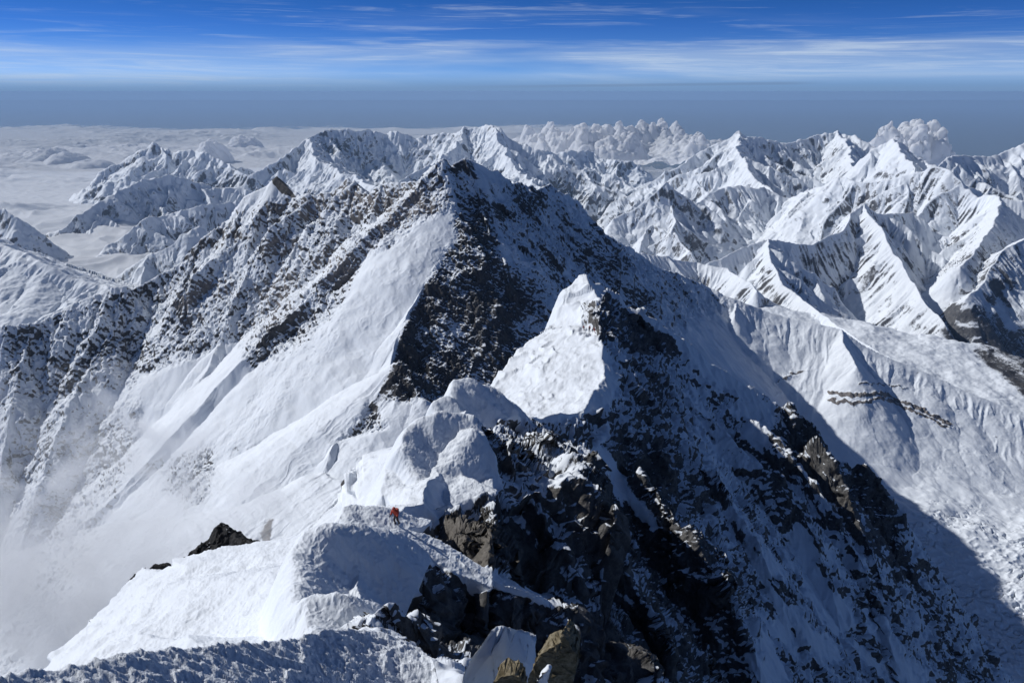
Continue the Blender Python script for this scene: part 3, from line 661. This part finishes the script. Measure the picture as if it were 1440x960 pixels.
    q = np.stack([X + .3 * H, Y, H - .4 * X], -1).reshape(-1, 3)
    dark = mountain_mat('black outcrop', .3, nz=(.66, .5), kn=.9, nn=.2, bump=.9, width=.03, rock=((0, (.008, .008, .009)), (.5, (.022, .022, .023)), (1., (.06, .058, .055))))
    fc = (facets(q / np.array([3.6, 4, 2.4], f32), 3) * .7 + facets(q / f32(1.2), 4) * .3).reshape(X.shape)
    grid_mesh('rock_outcrop', X + nx * fc, Y + ny * fc, H + nz * fc, dark, {'rock': .32 + .3 * fbm(X / 4, H / 3, 3, 9), 'tint': X * 0}, keep=H > -85)

def build_brink():
    """the wind-crusted snow at the photographer's feet"""
    T = np.array([P(*p) for p in [(-300,1010,3.6),(-100,972,4.0),(0,946,4.4),(100,932,4.9),(200,917,5.5),(300,906,6.2),(370,900,6.8),(430,889,7.4),(480,882,8.0),(520,881,8.4),(560,893,8.5),(590,908,8.4),(606,922,8.2),(612,938,7.9),(618,962,7.5),(622,990,7.0),(630,1100,5.8)]])
    az = np.arctan2(T[:, 0], T[:, 1]); rt = np.hypot(T[:, 0], T[:, 1])
    nc, nr = int(1300 * Q), int(520 * Q)
    A = np.linspace(math.radians(-50), math.radians(8), nc)
    s = np.linspace(0, 1, nr) ** 1.2
    edge = np.interp(A, az, rt); ze = np.interp(A, az, T[:, 2])
    sl = .05
    Rr = .6 + s[None, :] * (edge[:, None] + 2.6 - .6)
    X = (np.sin(A)[:, None] * Rr).astype(f32); Y = (np.cos(A)[:, None] * Rr).astype(f32)
    d = Rr - edge[:, None]
    near = ze[:, None] - sl * d
    Z = np.where(d < 0, near - .03 * d * d, ze[:, None] - .5 * d - 1.9 * np.maximum(d, 0) ** 1.6)
    Z = Z.astype(f32) + .10 * fbm(X / 1.6, Y / 1.6, 3, 501) + .030 * (ridged(X / .30 + .5 * fbm(X, Y, 2, 4), Y / .22, 4, 502) - .9) + .014 * fbm(X / .06, Y / .05, 3, 505)
    m, nt, b = nodes('wind crust snow'); L = nt.links.new
    geo = N(nt, 'ShaderNodeNewGeometry'); n1 = noise(nt, geo.outputs['Position'], 9, 8, .7); n2 = noise(nt, geo.outputs['Position'], 2.2, 4, .5)
    L(ramp(nt, n2, [(.3, (.74, .78, .84)), (.7, (.82, .86, .91))]), b.inputs['Base Color'])
    bp = N(nt, 'ShaderNodeBump', i_Strength=.8, i_Distance=.06); L(n1, bp.inputs['Height']); L(bp.outputs[0], b.inputs['Normal'])
    b.inputs['Roughness'].default_value = .7; b.inputs['Specular IOR Level'].default_value = .2
    grid_mesh('snow_brink', X, Y, Z, m)
# ------------------------------------------------------------------ cloud sea, cumulus, spindrift
def cloud_mat(name, alpha=None):
    m, nt, b = nodes(name); L = nt.links.new
    b.inputs['Base Color'].default_value = (.93, .94, .96, 1); b.inputs['Roughness'].default_value = 1; b.inputs['Specular IOR Level'].default_value = 0
    geo = N(nt, 'ShaderNodeNewGeometry')
    tr = N(nt, 'ShaderNodeBsdfTranslucent'); tr.inputs[0].default_value = (.95, .96, .98, 1)
    mx = N(nt, 'ShaderNodeMixShader', i_0=.5); L(b.outputs[0], mx.inputs[1]); L(tr.outputs[0], mx.inputs[2])
    out = mx.outputs[0]
    if alpha:
        att = N(nt, 'ShaderNodeAttribute', attribute_name='veil')
        n = noise(nt, geo.outputs['Position'], 1 / alpha, 7, .62, .5)
        a = mapr(nt, math_(nt, 'ADD', att.outputs['Fac'], math_(nt, 'SUBTRACT', n, .5)), .25, .75)
        t = N(nt, 'ShaderNodeBsdfTransparent'); m2 = N(nt, 'ShaderNodeMixShader'); L(a, m2.inputs[0]); L(t.outputs[0], m2.inputs[1]); L(out, m2.inputs[2]); out = m2.outputs[0]
    L(out, nt.nodes['Material Output'].inputs[0])
    return m
def cloud_sea():
    nc, nr = int(1100 * Q), int(900 * Q)
    A = np.linspace(math.radians(-40), math.radians(40), nc)
    e = np.linspace(0, 1, nr)
    R = np.exp(math.log(9000) + e * (math.log(78000) - math.log(9000)))
    X = (np.sin(A)[:, None] * R).astype(f32); Y = (np.cos(A)[:, None] * R).astype(f32)
    g = X / Y
    wx = X + 700 * fbm(X / 5000, Y / 5000, 3, 601); wy = Y + 700 * fbm(X / 5000, Y / 5000, 3, 611)
    bl = 1 - np.abs(fbm(wx / 3600, wy / 2400, 2, 621)) * 2.0
    b2 = 1 - np.abs(perlin(wx / 900, wy / 700, 631)) * 2
    b3 = 1 - np.abs(perlin(wx / 330, wy / 300, 632)) * 2
    big = fbm(X / 14000, Y / 9000, 3, 641)
    calm = sstep(16000, 9000, Y)                      # the valley tongue is flat fog
    Z = -2640 - 200 * sstep(15000, 40000, Y) + (1 - .85 * calm) * (170 * bl * sstep(-.3, .4, big) + 75 * b2 * b2 * sstep(-.2, .5, big) + 20 * b3 + 120 * big)
    cover = .95 - 1.3 * sstep(-.18, .10, g) * sstep(30000, 24000, Y) - 1.8 * sstep(.06, .32, g) + .28 * fbm(X / 6000, Y / 4500, 4, 651)
    cover += .8 * np.exp(-(((g - .215) / .05) ** 2)) * sstep(15000, 19000, Y) * sstep(34000, 27000, Y)
    cover -= 1.3 * sstep(60000, 76000, Y)
    grid_mesh('cloud_sea', X, Y, Z, cloud_mat('cloud sea', 900.), {'veil': cover}, 'stuff', keep=cover > -.6)
def bank(name, az0, az1, r0, r1, spots, seed, zb=-2750, fill=0.0):
    """a heap of cumulus: towers with cauliflower tops; spots = (bearing x, bearing y of the top, distance, half width)"""
    nc, nr = int(520 * Q), int(420 * Q)
    A = np.linspace(math.radians(az0), math.radians(az1), nc); R = np.linspace(r0, r1, nr)[None, :] + 0 * A[:, None]
    X = (np.sin(A)[:, None] * R).astype(f32); Y = (np.cos(A)[:, None] * R).astype(f32)
    wx = X + 420 * fbm(X / 1900, Y / 1900, 4, seed); wy = Y + 420 * fbm(X / 1900, Y / 1900, 4, seed + 9)
    H = np.full(X.shape, -900., f32) + fill + 260 * fbm(X / 2600, Y / 2600, 3, seed + 40)
    for (px, py, D, w) in spots:
        c = P(px, py, D); a = w * 1.5 * D / 1100
        q = np.hypot((wx - c[0]) / a, (wy - c[1]) / (a * 1.7))
        H = np.maximum(H, max(c[2] - zb, 50) * (1.0 - .9 * q ** 2.0).astype(f32))
    hh = np.clip(H / 900, 0, 1.2)
    bump_ = lambda s_, k: 1 - np.abs(perlin(X / s_ + .3 * hh, Y / s_ + H / s_ * .8, seed + k)) * 2.2
    H = H + hh * (260 * bump_(900, 1) + 150 * bump_(420, 2) + 60 * bump_(190, 3) + 80 * fbm(X / 240, Y / 240, 4, seed + 31))
    nx, ny, nz = grid_normals(X, Y, H)
    dd = hh * (90 * bump_(560, 5) + 30 * bump_(260, 6))
    grid_mesh(name, X + nx * dd, Y + ny * dd, zb + H + nz * dd * .5, bpy.data.materials.get('cumulus') or cloud_mat('cumulus'), None, 'stuff')
def clouds():
    rnd = random.Random(4); sp = []
    for i in range(60):
        t = rnd.random(); px = 728 + 285 * t
        sp.append((px, 212 - 30 * (rnd.random() ** 1.4) * math.sin(.35 + t * 2.5) + rnd.uniform(0, 8), rnd.uniform(32500, 43000), rnd.uniform(16, 38)))
    sp += [(905,181,40000,14),(950,183,40000,14),(982,194,39000,16),(865,184,39000,15),(930,182,40000,15),(775,182,40000,10),(745,188,41000,12)]
    bank('cumulus_bank', -3, 19, 30000, 46000, sp, 821, -2780, 1100)
    sp = [(1256,194,27000,14),(1275,194,27200,16),(1298,190,27500,18),(1318,196,27000,14),(1336,208,27000,12),(1240,204,27000,10),(1365,193,30000,8),(1392,206,28000,14),(1410,205,28500,15),(1430,208,28000,14),(1348,214,27000,12),(1285,196,26500,12),(1310,206,26600,14),(1375,208,28000,14)]
    bank('cumulus_bank', 17, 38, 25500, 31000, sp, 841, -2700)
    sp = [(60,212,36000,18),(34,216,36000,16),(92,216,35000,14),(120,226,33000,12),(30,232,32000,14),(150,193,46000,10),(250,190,46500,14),(95,192,46000,8),(330,187,46500,12),(295,204,35000,16),(340,196,42000,16),(14,190,46000,10),(180,204,42000,14)]
    bank('cumulus_bank', -38, -14, 30000, 47000, sp, 861, -2780)
def spindrift():
    c = np.array(P(115, 820, 1450))
    me = bpy.data.meshes.new('spindrift_cloud'); bm = bmesh.new(); bmesh.ops.create_icosphere(bm, subdivisions=4, radius=1)
    for v_ in bm.verts: v_.co = Vector((v_.co.x * 540, v_.co.y * 420, v_.co.z * 470))
    bm.to_mesh(me); bm.free()
    m = bpy.data.materials.new('spindrift'); m.use_nodes = True; nt = m.node_tree; nt.nodes.clear(); L = nt.links.new
    o = N(nt, 'ShaderNodeOutputMaterial'); vol = N(nt, 'ShaderNodeVolumePrincipled'); L(vol.outputs[0], o.inputs['Volume'])
    vol.inputs['Color'].default_value = (.985, .99, 1, 1); vol.inputs['Anisotropy'].default_value = .2
    tc = N(nt, 'ShaderNodeTexCoord')
    ob = tc.outputs['Object']
    mp = N(nt, 'ShaderNodeMapping'); L(ob, mp.inputs[0]); mp.inputs['Scale'].default_value = (1 / 540, 1 / 420, 1 / 470)
    ln = N(nt, 'ShaderNodeVectorMath', operation='LENGTH'); L(mp.outputs[0], ln.inputs[0])
    n = noise(nt, ob, 1 / 220, 7, .66, 1.4)
    d = math_(nt, 'ADD', math_(nt, 'SUBTRACT', 1.0, ln.outputs['Value']), math_(nt, 'MULTIPLY', math_(nt, 'SUBTRACT', n, .54), 5.0))
    d = mapr(nt, d, .0, 1.1, 0, 1)
    L(math_(nt, 'MULTIPLY', d, 0.0085), vol.inputs['Density'])
    ob_ = link('spindrift_cloud', me, m, 'stuff'); ob_.location = c
    m.cycles.volume_sampling = 'MULTIPLE_IMPORTANCE'; m.cycles.volume_step_rate = 1.0
# ------------------------------------------------------------------ climbers and loose rock
def flat(name, col, rough=.7):
    m, nt, b = nodes(name); b.inputs['Base Color'].default_value = (*col, 1); b.inputs['Roughness'].default_value = rough
    n = noise(nt, N(nt, 'ShaderNodeTexCoord').outputs['Object'], 14, 4, .6)
    mx = N(nt, 'ShaderNodeMix', data_type='RGBA', blend_type='MULTIPLY'); mx.inputs[0].default_value = 1; mx.inputs[6].default_value = (*col, 1)
    nt.links.new(ramp(nt, n, [(.3, (.75,) * 3), (.7, (1.15,) * 3)]), mx.inputs[7]); nt.links.new(mx.outputs[2], b.inputs['Base Color'])
    return m
def skin(name, joints, edges, mat, parent, root=0, sub=2):
    me = bpy.data.meshes.new(name); me.from_pydata([j[:3] for j in joints], edges, [])
    o = bpy.data.objects.new(name, me); COL.objects.link(o)
    md = o.modifiers.new('s', 'SKIN'); md.use_smooth_shade = True
    for i, j in enumerate(joints):
        sv = me.skin_vertices[0].data[i]; r = j[3]; sv.radius = (r, j[4] if len(j) > 4 else r); sv.use_root = i == root
    sd = o.modifiers.new('u', 'SUBSURF'); sd.levels = sub; sd.render_levels = sub
    dg = bpy.context.evaluated_depsgraph_get(); m2 = bpy.data.meshes.new_from_object(o.evaluated_get(dg)); m2.name = name
    bpy.data.objects.remove(o); m2.materials.clear()
    return link(name, m2, mat, None, parent)
def ball(name, c, r, mat, parent, seed=0, amp=.0, sub=3):
    bm = bmesh.new(); bmesh.ops.create_icosphere(bm, subdivisions=sub, radius=1)
    for v_ in bm.verts:
        k = 1 + amp * math.sin(v_.co.x * 5 + seed) * math.cos(v_.co.z * 4 + seed)
        v_.co = Vector((v_.co.x * r[0] * k + c[0], v_.co.y * r[1] * k + c[1], v_.co.z * r[2] * k + c[2]))
    for f in bm.faces: f.smooth = True
    me = bpy.data.meshes.new(name); bm.to_mesh(me); bm.free()
    return link(name, me, mat, None, parent)
def climber(loc, rz, label, suit, trousers, pack, scale=1.0, lean=.12, group=None, axe=True):
    """figure 1.8 m tall in a down suit, walking up; +Y is its front"""
    root = bpy.data.objects.new('person', None); COL.objects.link(root)
    root.location = loc; root.rotation_euler = (0, 0, rz); root.scale = (scale,) * 3
    root['label'] = label; root['category'] = 'person'
    if group: root['group'] = group
    L_ = lean
    J = [(0, 0, .98, .17, .15), (0, .05 + L_ * .4, 1.18, .18, .15), (0, .10 + L_, 1.40, .20, .14), (0, .12 + L_ * 1.2, 1.53, .08), (0, .15 + L_ * 1.3, 1.66, .115), (0, .15 + L_ * 1.3, 1.76, .10),
         (.10, 0, .92, .12), (.13, .16, .52, .095), (.13, .02, .12, .075), (.13, .16, .05, .06),
         (-.10, 0, .92, .12), (-.12, .02, .50, .095), (-.12, -.20, .14, .075), (-.12, -.06, .05, .06),
         (.22, .09 + L_, 1.42, .085), (.32, .12 + L_, 1.14, .07), (.26, .36 + L_, 1.02, .055), (.25, .42 + L_, 1.0, .05),
         (-.22, .09 + L_, 1.42, .085), (-.34, .08 + L_, 1.14, .07), (-.30, .30 + L_, 1.0, .055), (-.30, .37 + L_, .98, .05)]
    E = [(0, 1), (1, 2), (2, 3), (3, 4), (4, 5), (0, 6), (6, 7), (7, 8), (8, 9), (0, 10), (10, 11), (11, 12), (12, 13), (2, 14), (14, 15), (15, 16), (16, 17), (2, 18), (18, 19), (19, 20), (20, 21)]
    skin('body', J, E, trousers, root)
    # down jacket over the trunk and arms, hood drawn up
    Jj = [(0, 0, .95, .21, .18), (0, .05 + L_ * .4, 1.18, .22, .18), (0, .10 + L_, 1.40, .23, .17), (0, .12 + L_ * 1.2, 1.52, .12), (.24, .09 + L_, 1.42, .115), (.33, .12 + L_, 1.14, .095), (.28, .30 + L_, 1.04, .08), (-.24, .09 + L_, 1.42, .115), (-.35, .08 + L_, 1.14, .095), (-.31, .24 + L_, 1.02, .08)]
    skin('jacket', Jj, [(0, 1), (1, 2), (2, 3), (2, 4), (4, 5), (5, 6), (2, 7), (7, 8), (8, 9)], suit, root)
    ball('hood', (0, .12 + L_ * 1.3, 1.67), (.15, .155, .17), suit, root, 1, .03)
    ball('goggles', (0, .255 + L_ * 1.3, 1.69), (.085, .035, .04), M_DARK, root)
    for s_, y0 in ((.13, .07), (-.12, -.15)): ball('boot', (s_, y0, .07), (.07, .17, .075), M_DARK, root)
    for (x, y, z) in ((.25, .44 + L_, 1.0), (-.30, .39 + L_, .98)): ball('glove', (x, y, z), (.055, .075, .06), M_DARK, root)
    bm = bmesh.new(); bmesh.ops.create_cube(bm, size=1); bmesh.ops.scale(bm, vec=(.34, .22, .56), verts=bm.verts)
    bmesh.ops.bevel(bm, geom=bm.edges[:], offset=.07, segments=3, affect='EDGES'); bmesh.ops.translate(bm, vec=(0, -.22 + L_ * .6, 1.26), verts=bm.verts)
    me = bpy.data.meshes.new('backpack'); bm.to_mesh(me); bm.free(); link('backpack', me, pack, None, root)
    if axe:
        bm = bmesh.new(); bmesh.ops.create_cone(bm, cap_ends=True, segments=8, radius1=.014, radius2=.014, depth=.95)
        bmesh.ops.translate(bm, vec=(.25, .50 + L_, .58), verts=bm.verts); me = bpy.data.meshes.new('walking_pole'); bm.to_mesh(me); bm.free(); link('walking_pole', me, M_DARK, None, root)
    return root
def slab(name, label, outline, depth, mat, Yd, soft=False, cat='rock', seed=1, group=None, lean=0.0):
    """a broken slab with the outline seen in the photograph, its own thickness and chipped faces"""
    pts = [np.array(P(a, b, Yd + (dy[0] if dy else 0))) for a, b, *dy in outline]
    c = sum(pts) / len(pts); away = np.array([.25, 1, .05]); away /= np.linalg.norm(away)
    bm = bmesh.new(); f_ = [bm.verts.new(p) for p in pts]; b_ = [bm.verts.new(c + (p - c) * .72 + away * depth) for p in pts]
    bm.faces.new(f_); bm.faces.new(b_[::-1])
    n = len(pts)
    for i in range(n): bm.faces.new((f_[i], b_[i], b_[(i + 1) % n], f_[(i + 1) % n]))
    bmesh.ops.recalc_face_normals(bm, faces=bm.faces[:])
    bmesh.ops.triangulate(bm, faces=bm.faces[:])
    for k in range(6): bmesh.ops.subdivide_edges(bm, edges=[e for e in bm.edges if e.calc_length() > .028], cuts=1, use_grid_fill=False)
    bm.normal_update()
    co = np.array([v_.co[:] for v_ in bm.verts]); no = np.array([v_.normal[:] for v_ in bm.verts])
    d = facets(co / .22, seed) * .055 + facets(co / .09, seed + 3) * .022 + .008 * fbm(co[:, 0] / .05, co[:, 2] / .05, 2, seed)
    if soft: d = .035 * fbm(co[:, 0] / .35 + co[:, 1], co[:, 2] / .3, 4, seed) + .012 * (ridged(co[:, 0] / .12 + co[:, 1] / .2, co[:, 2] / .1, 3, seed) - .9)
    co = co + no * d[:, None]
    for v_, p in zip(bm.verts, co): v_.co = Vector(p) - Vector(c)
    for f in bm.faces: f.smooth = soft
    me = bpy.data.meshes.new(name); bm.to_mesh(me); bm.free()
    o = link(name, me, mat); o.location = c
    if label: o['label'] = label; o['category'] = cat
    if group: o['group'] = group
    return o
def people():
    global M_DARK
    M_DARK = flat('black gear', (.02, .02, .022))
    red = flat('red down suit', (.42, .045, .02)); drk = flat('dark trousers', (.035, .018, .02)); org = flat('orange suit', (.45, .10, .03)); pk = flat('dark pack', (.05, .03, .045)); rp = flat('red pack', (.50, .10, .07))
    a = climber(FEET.get((557, 736), P(557, 736, 76)), 2.6, 'climber in dark red down suit with red hood below the big cornice', red, drk, rp, 1.12)
    global PEOPLE
    PEOPLE = [a]
    for (px, py, Y, rz, lab, s, t) in ((821,464,350,.4,'leftmost of three tiny climbers resting under the rocky top of the snow peak', red, drk), (829,465,350,-.6,'middle one of three tiny climbers under the rocks of the snow peak', org, drk), (837,467,349,1.2,'rightmost of three tiny climbers huddled under the rocks of the snow peak', red, red)):
        PEOPLE.append(climber(FEET.get((px, py), P(px, py, Y)), rz, lab, s, t, pk, 1.1, group='climbers under the snow peak', axe=False))
def rocks():
    och = mountain_mat('ochre rock', .018, nz=(1.6, .5), kn=.5, nn=.5, rock=((0, (.06, .05, .03)), (.45, (.20, .165, .10)), (1., (.46, .41, .31))), bump=1.0, bdist=1.0)
    ice = mountain_mat('hard snow', .03, nz=(-2.0, .5), kn=.5, nn=.2, bump=.7, bdist=1.2, sbump=.5)
    slab('snow_block', None, [(646,985,0.06),(652,948,0.20),(660,930,0.18),(672,923,0.45),(690,921,0.55),(712,926,0.95),(738,930,1.18),(752,936,1.45),(750,985,1.30),(700,995,0.68)], .7, ice, 8.2, True, seed=3)['kind'] = 'structure'
    slab('rock', 'tallest ochre rock slab with a pointed tip at the bottom of the view', [(772,972),(770,945),(776,925),(786,908),(790,893),(799,900),(805,914),(809,918),(812,932),(808,948),(806,962),(800,980)], .5, och, 8.5, seed=5)
    slab('rock', 'pale flat ochre rock leaning between the snow block and the pointed slab', [(740,985),(741,960),(748,938),(757,922),(768,914),(778,906),(790,902),(784,922),(772,938),(768,955),(766,985)], .35, och, 8.1, seed=7)
    slab('rock', 'low rounded ochre rock in front of the snow block', [(690,985),(694,957),(704,951),(722,948),(732,953),(738,962),(740,985)], .3, och, 7.6, seed=9)
    slab('snow_block', None, [(748,990),(752,955),(760,948),(770,941),(774,945),(768,962),(766,990)], .15, ice, 7.7, True, seed=11)['kind'] = 'structure'
# ------------------------------------------------------------------ light, air, camera
SUN_AZ, SUN_EL = -70.0, 38.0     # degrees right of the view direction, degrees up
def setup():
    w = bpy.data.worlds.new('World'); sc.world = w; w.use_nodes = True
    nt = w.node_tree; bg = nt.nodes['Background']; L = nt.links.new
    sky = N(nt, 'ShaderNodeTexSky', sky_type='NISHITA', sun_disc=False)
    sky.sun_elevation = math.radians(SUN_EL); sky.sun_rotation = math.radians(SUN_AZ)
    sky.altitude = 8800; sky.air_density = 1.0; sky.dust_density = .2; sky.ozone_density = 4.0
    tc = N(nt, 'ShaderNodeTexCoord'); sp = N(nt, 'ShaderNodeSeparateXYZ'); L(tc.outputs['Generated'], sp.inputs[0])
    # thin air seen from the summit: the blue deepens quickly above the horizon
    el = math_(nt, 'MAXIMUM', sp.outputs[2], 0.0)
    dk = ramp(nt, math_(nt, 'MULTIPLY', el, 4.0), [(0, (.46, .56, .72)), (.05, (.46, .58, .74)), (.14, (.36, .52, .70)), (.28, (.20, .40, .66)), (.46, (.10, .32, .56)), (.62, (.28, .40, .56)), (1, (.46, .51, .57))])
    mul = N(nt, 'ShaderNodeMix', data_type='RGBA', blend_type='MULTIPLY'); mul.inputs[0].default_value = 1
    L(sky.outputs[0], mul.inputs[6]); L(dk, mul.inputs[7])
    # cirrus: thin broken veils lying in long low sheets, wisps combed by the wind
    azm = math_(nt, 'ARCTAN2', sp.outputs[0], sp.outputs[1])
    def sheet(a, e, ox, scale, detail, rough, dist, tilt=0.0):
        cv = N(nt, 'ShaderNodeCombineXYZ'); L(math_(nt, 'MULTIPLY', azm, a), cv.inputs[0])
        L(math_(nt, 'ADD', math_(nt, 'MULTIPLY', el, e), math_(nt, 'MULTIPLY', azm, tilt)), cv.inputs[1]); cv.inputs[2].default_value = ox
        return noise(nt, cv.outputs[0], scale, detail, rough, dist)
    big = sheet(2.2, 26, 1.7, 1.0, 4, .5, .6, .3)
    wisp = sheet(5.0, 120, 4.1, 1.0, 7, .62, 1.1, 1.2)
    fine = sheet(16, 420, 9.3, 1.0, 6, .6, .8, 2.0)
    veil = N(nt, 'ShaderNodeRGBToBW'); L(ramp(nt, math_(nt, 'MULTIPLY', el, 9.0), [(0, (.30,) * 3), (.04, (.44,) * 3), (.12, (.56,) * 3), (.36, (.50,) * 3), (.52, (.26,) * 3), (1, (.14,) * 3)]), veil.inputs[0])
    d1 = mapr(nt, math_(nt, 'ADD', math_(nt, 'MULTIPLY', big, .9), veil.outputs[0]), .72, 1.15)
    d2 = mapr(nt, math_(nt, 'ADD', math_(nt, 'ADD', math_(nt, 'MULTIPLY', wisp, .85), math_(nt, 'MULTIPLY', fine, .35)), math_(nt, 'MULTIPLY', veil.outputs[0], .35)), .66, .98)
    d2 = math_(nt, 'MULTIPLY', d2, mapr(nt, big, .38, .62))
    dens = math_(nt, 'ADD', math_(nt, 'MULTIPLY', d1, .50), math_(nt, 'MULTIPLY', d2, .55), clamp=True)
    dens = math_(nt, 'MULTIPLY', dens, mapr(nt, el, -.01, .012))
    cl = N(nt, 'ShaderNodeMix', data_type='RGBA'); L(math_(nt, 'MULTIPLY', dens, .75), cl.inputs[0]); L(mul.outputs[2], cl.inputs[6]); cl.inputs[7].default_value = CIRRUS
    hz = N(nt, 'ShaderNodeMix', data_type='RGBA'); L(mapr(nt, math_(nt, 'ADD', el, math_(nt, 'MULTIPLY', big, .006)), .002, .026, 1, 0), hz.inputs[0]); L(cl.outputs[2], hz.inputs[6]); hz.inputs[7].default_value = (1.28, 2.18, 3.75, 1); cl = hz
    # one long thin grey bank low over the horizon
    lens = math_(nt, 'ABSOLUTE', math_(nt, 'SUBTRACT', math_(nt, 'SUBTRACT', el, .0052), math_(nt, 'MULTIPLY', azm, .010)))
    lens = math_(nt, 'MULTIPLY', mapr(nt, math_(nt, 'ADD', lens, math_(nt, 'MULTIPLY', wisp, .0012)), .0030, .0012), math_(nt, 'MULTIPLY', mapr(nt, azm, -.12, .12), mapr(nt, azm, .36, .30)))
    gl = N(nt, 'ShaderNodeMix', data_type='RGBA'); L(math_(nt, 'MULTIPLY', lens, .6), gl.inputs[0]); L(cl.outputs[2], gl.inputs[6]); gl.inputs[7].default_value = (1.2, 1.9, 3.2, 1); cl = gl
    L(cl.outputs[2], bg.inputs[0])
    bg.inputs[1].default_value = .145
    a, e = math.radians(SUN_AZ), math.radians(SUN_EL)
    d = Vector((math.sin(a) * math.cos(e), math.cos(a) * math.cos(e), math.sin(e)))
    s = bpy.data.lights.new('sun', 'SUN'); s.energy = 3.75; s.angle = math.radians(.53); s.color = (1, .995, .985)
    so = bpy.data.objects.new('sun', s); COL.objects.link(so); so.rotation_euler = d.to_track_quat('Z', 'Y').to_euler()
    so.location = d * 50
    cam = bpy.data.cameras.new('camera'); co = bpy.data.objects.new('camera', cam); COL.objects.link(co)
    cam.sensor_width = 36; cam.lens = FPX / 1440 * 36; cam.clip_start = .1; cam.clip_end = 2e6
    co.rotation_euler = (math.pi / 2 - PITCH, 0, 0); sc.camera = co
    sc.view_settings.view_transform = 'Standard'; sc.view_settings.look = 'None'
    sc.view_settings.exposure = -.09; sc.view_settings.gamma = 1
    c = sc.cycles; sc.render.engine = 'CYCLES'
    c.use_denoising = True; c.max_bounces = 6; c.diffuse_bounces = 3; c.volume_bounces = 2
    c.transparent_max_bounces = 12
def haze(R=330000., zb=-6002., zt=12.):
    me = bpy.data.meshes.new('haze'); bm = bmesh.new()
    bmesh.ops.create_cube(bm, size=1); bmesh.ops.scale(bm, vec=(2 * R, 2 * R, zt - zb), verts=bm.verts)
    bmesh.ops.translate(bm, vec=(0, 0, (zt + zb) / 2), verts=bm.verts); bm.to_mesh(me); bm.free()
    m = bpy.data.materials.new('haze'); m.use_nodes = True; nt = m.node_tree; nt.nodes.clear()
    o = N(nt, 'ShaderNodeOutputMaterial'); v = N(nt, 'ShaderNodeVolumePrincipled')
    v.inputs['Density'].default_value = HAZE; v.inputs['Color'].default_value = (.41, .62, .92, 1); v.inputs['Anisotropy'].default_value = 0.0
    nt.links.new(v.outputs[0], o.inputs['Volume'])
    link('haze', me, m, 'stuff')
HAZE = 6e-6
CIRRUS = (4.2, 5.0, 6.0, 1)
def plains():
    me = bpy.data.meshes.new('plains'); bm = bmesh.new()
    bmesh.ops.create_grid(bm, x_segments=2, y_segments=2, size=600000); bmesh.ops.translate(bm, vec=(0, 0, -6000), verts=bm.verts)
    bm.to_mesh(me); bm.free()
    m, nt, b = nodes('plain'); b.inputs['Base Color'].default_value = (.10, .13, .16, 1); b.inputs['Roughness'].default_value = 1
    link('plains', me, m, 'structure')
plains()
build_far()
build_peak()
build_near()
build_brink()
cloud_sea(); clouds(); spindrift()
people(); rocks()
haze()
setup()
stamp('script done')
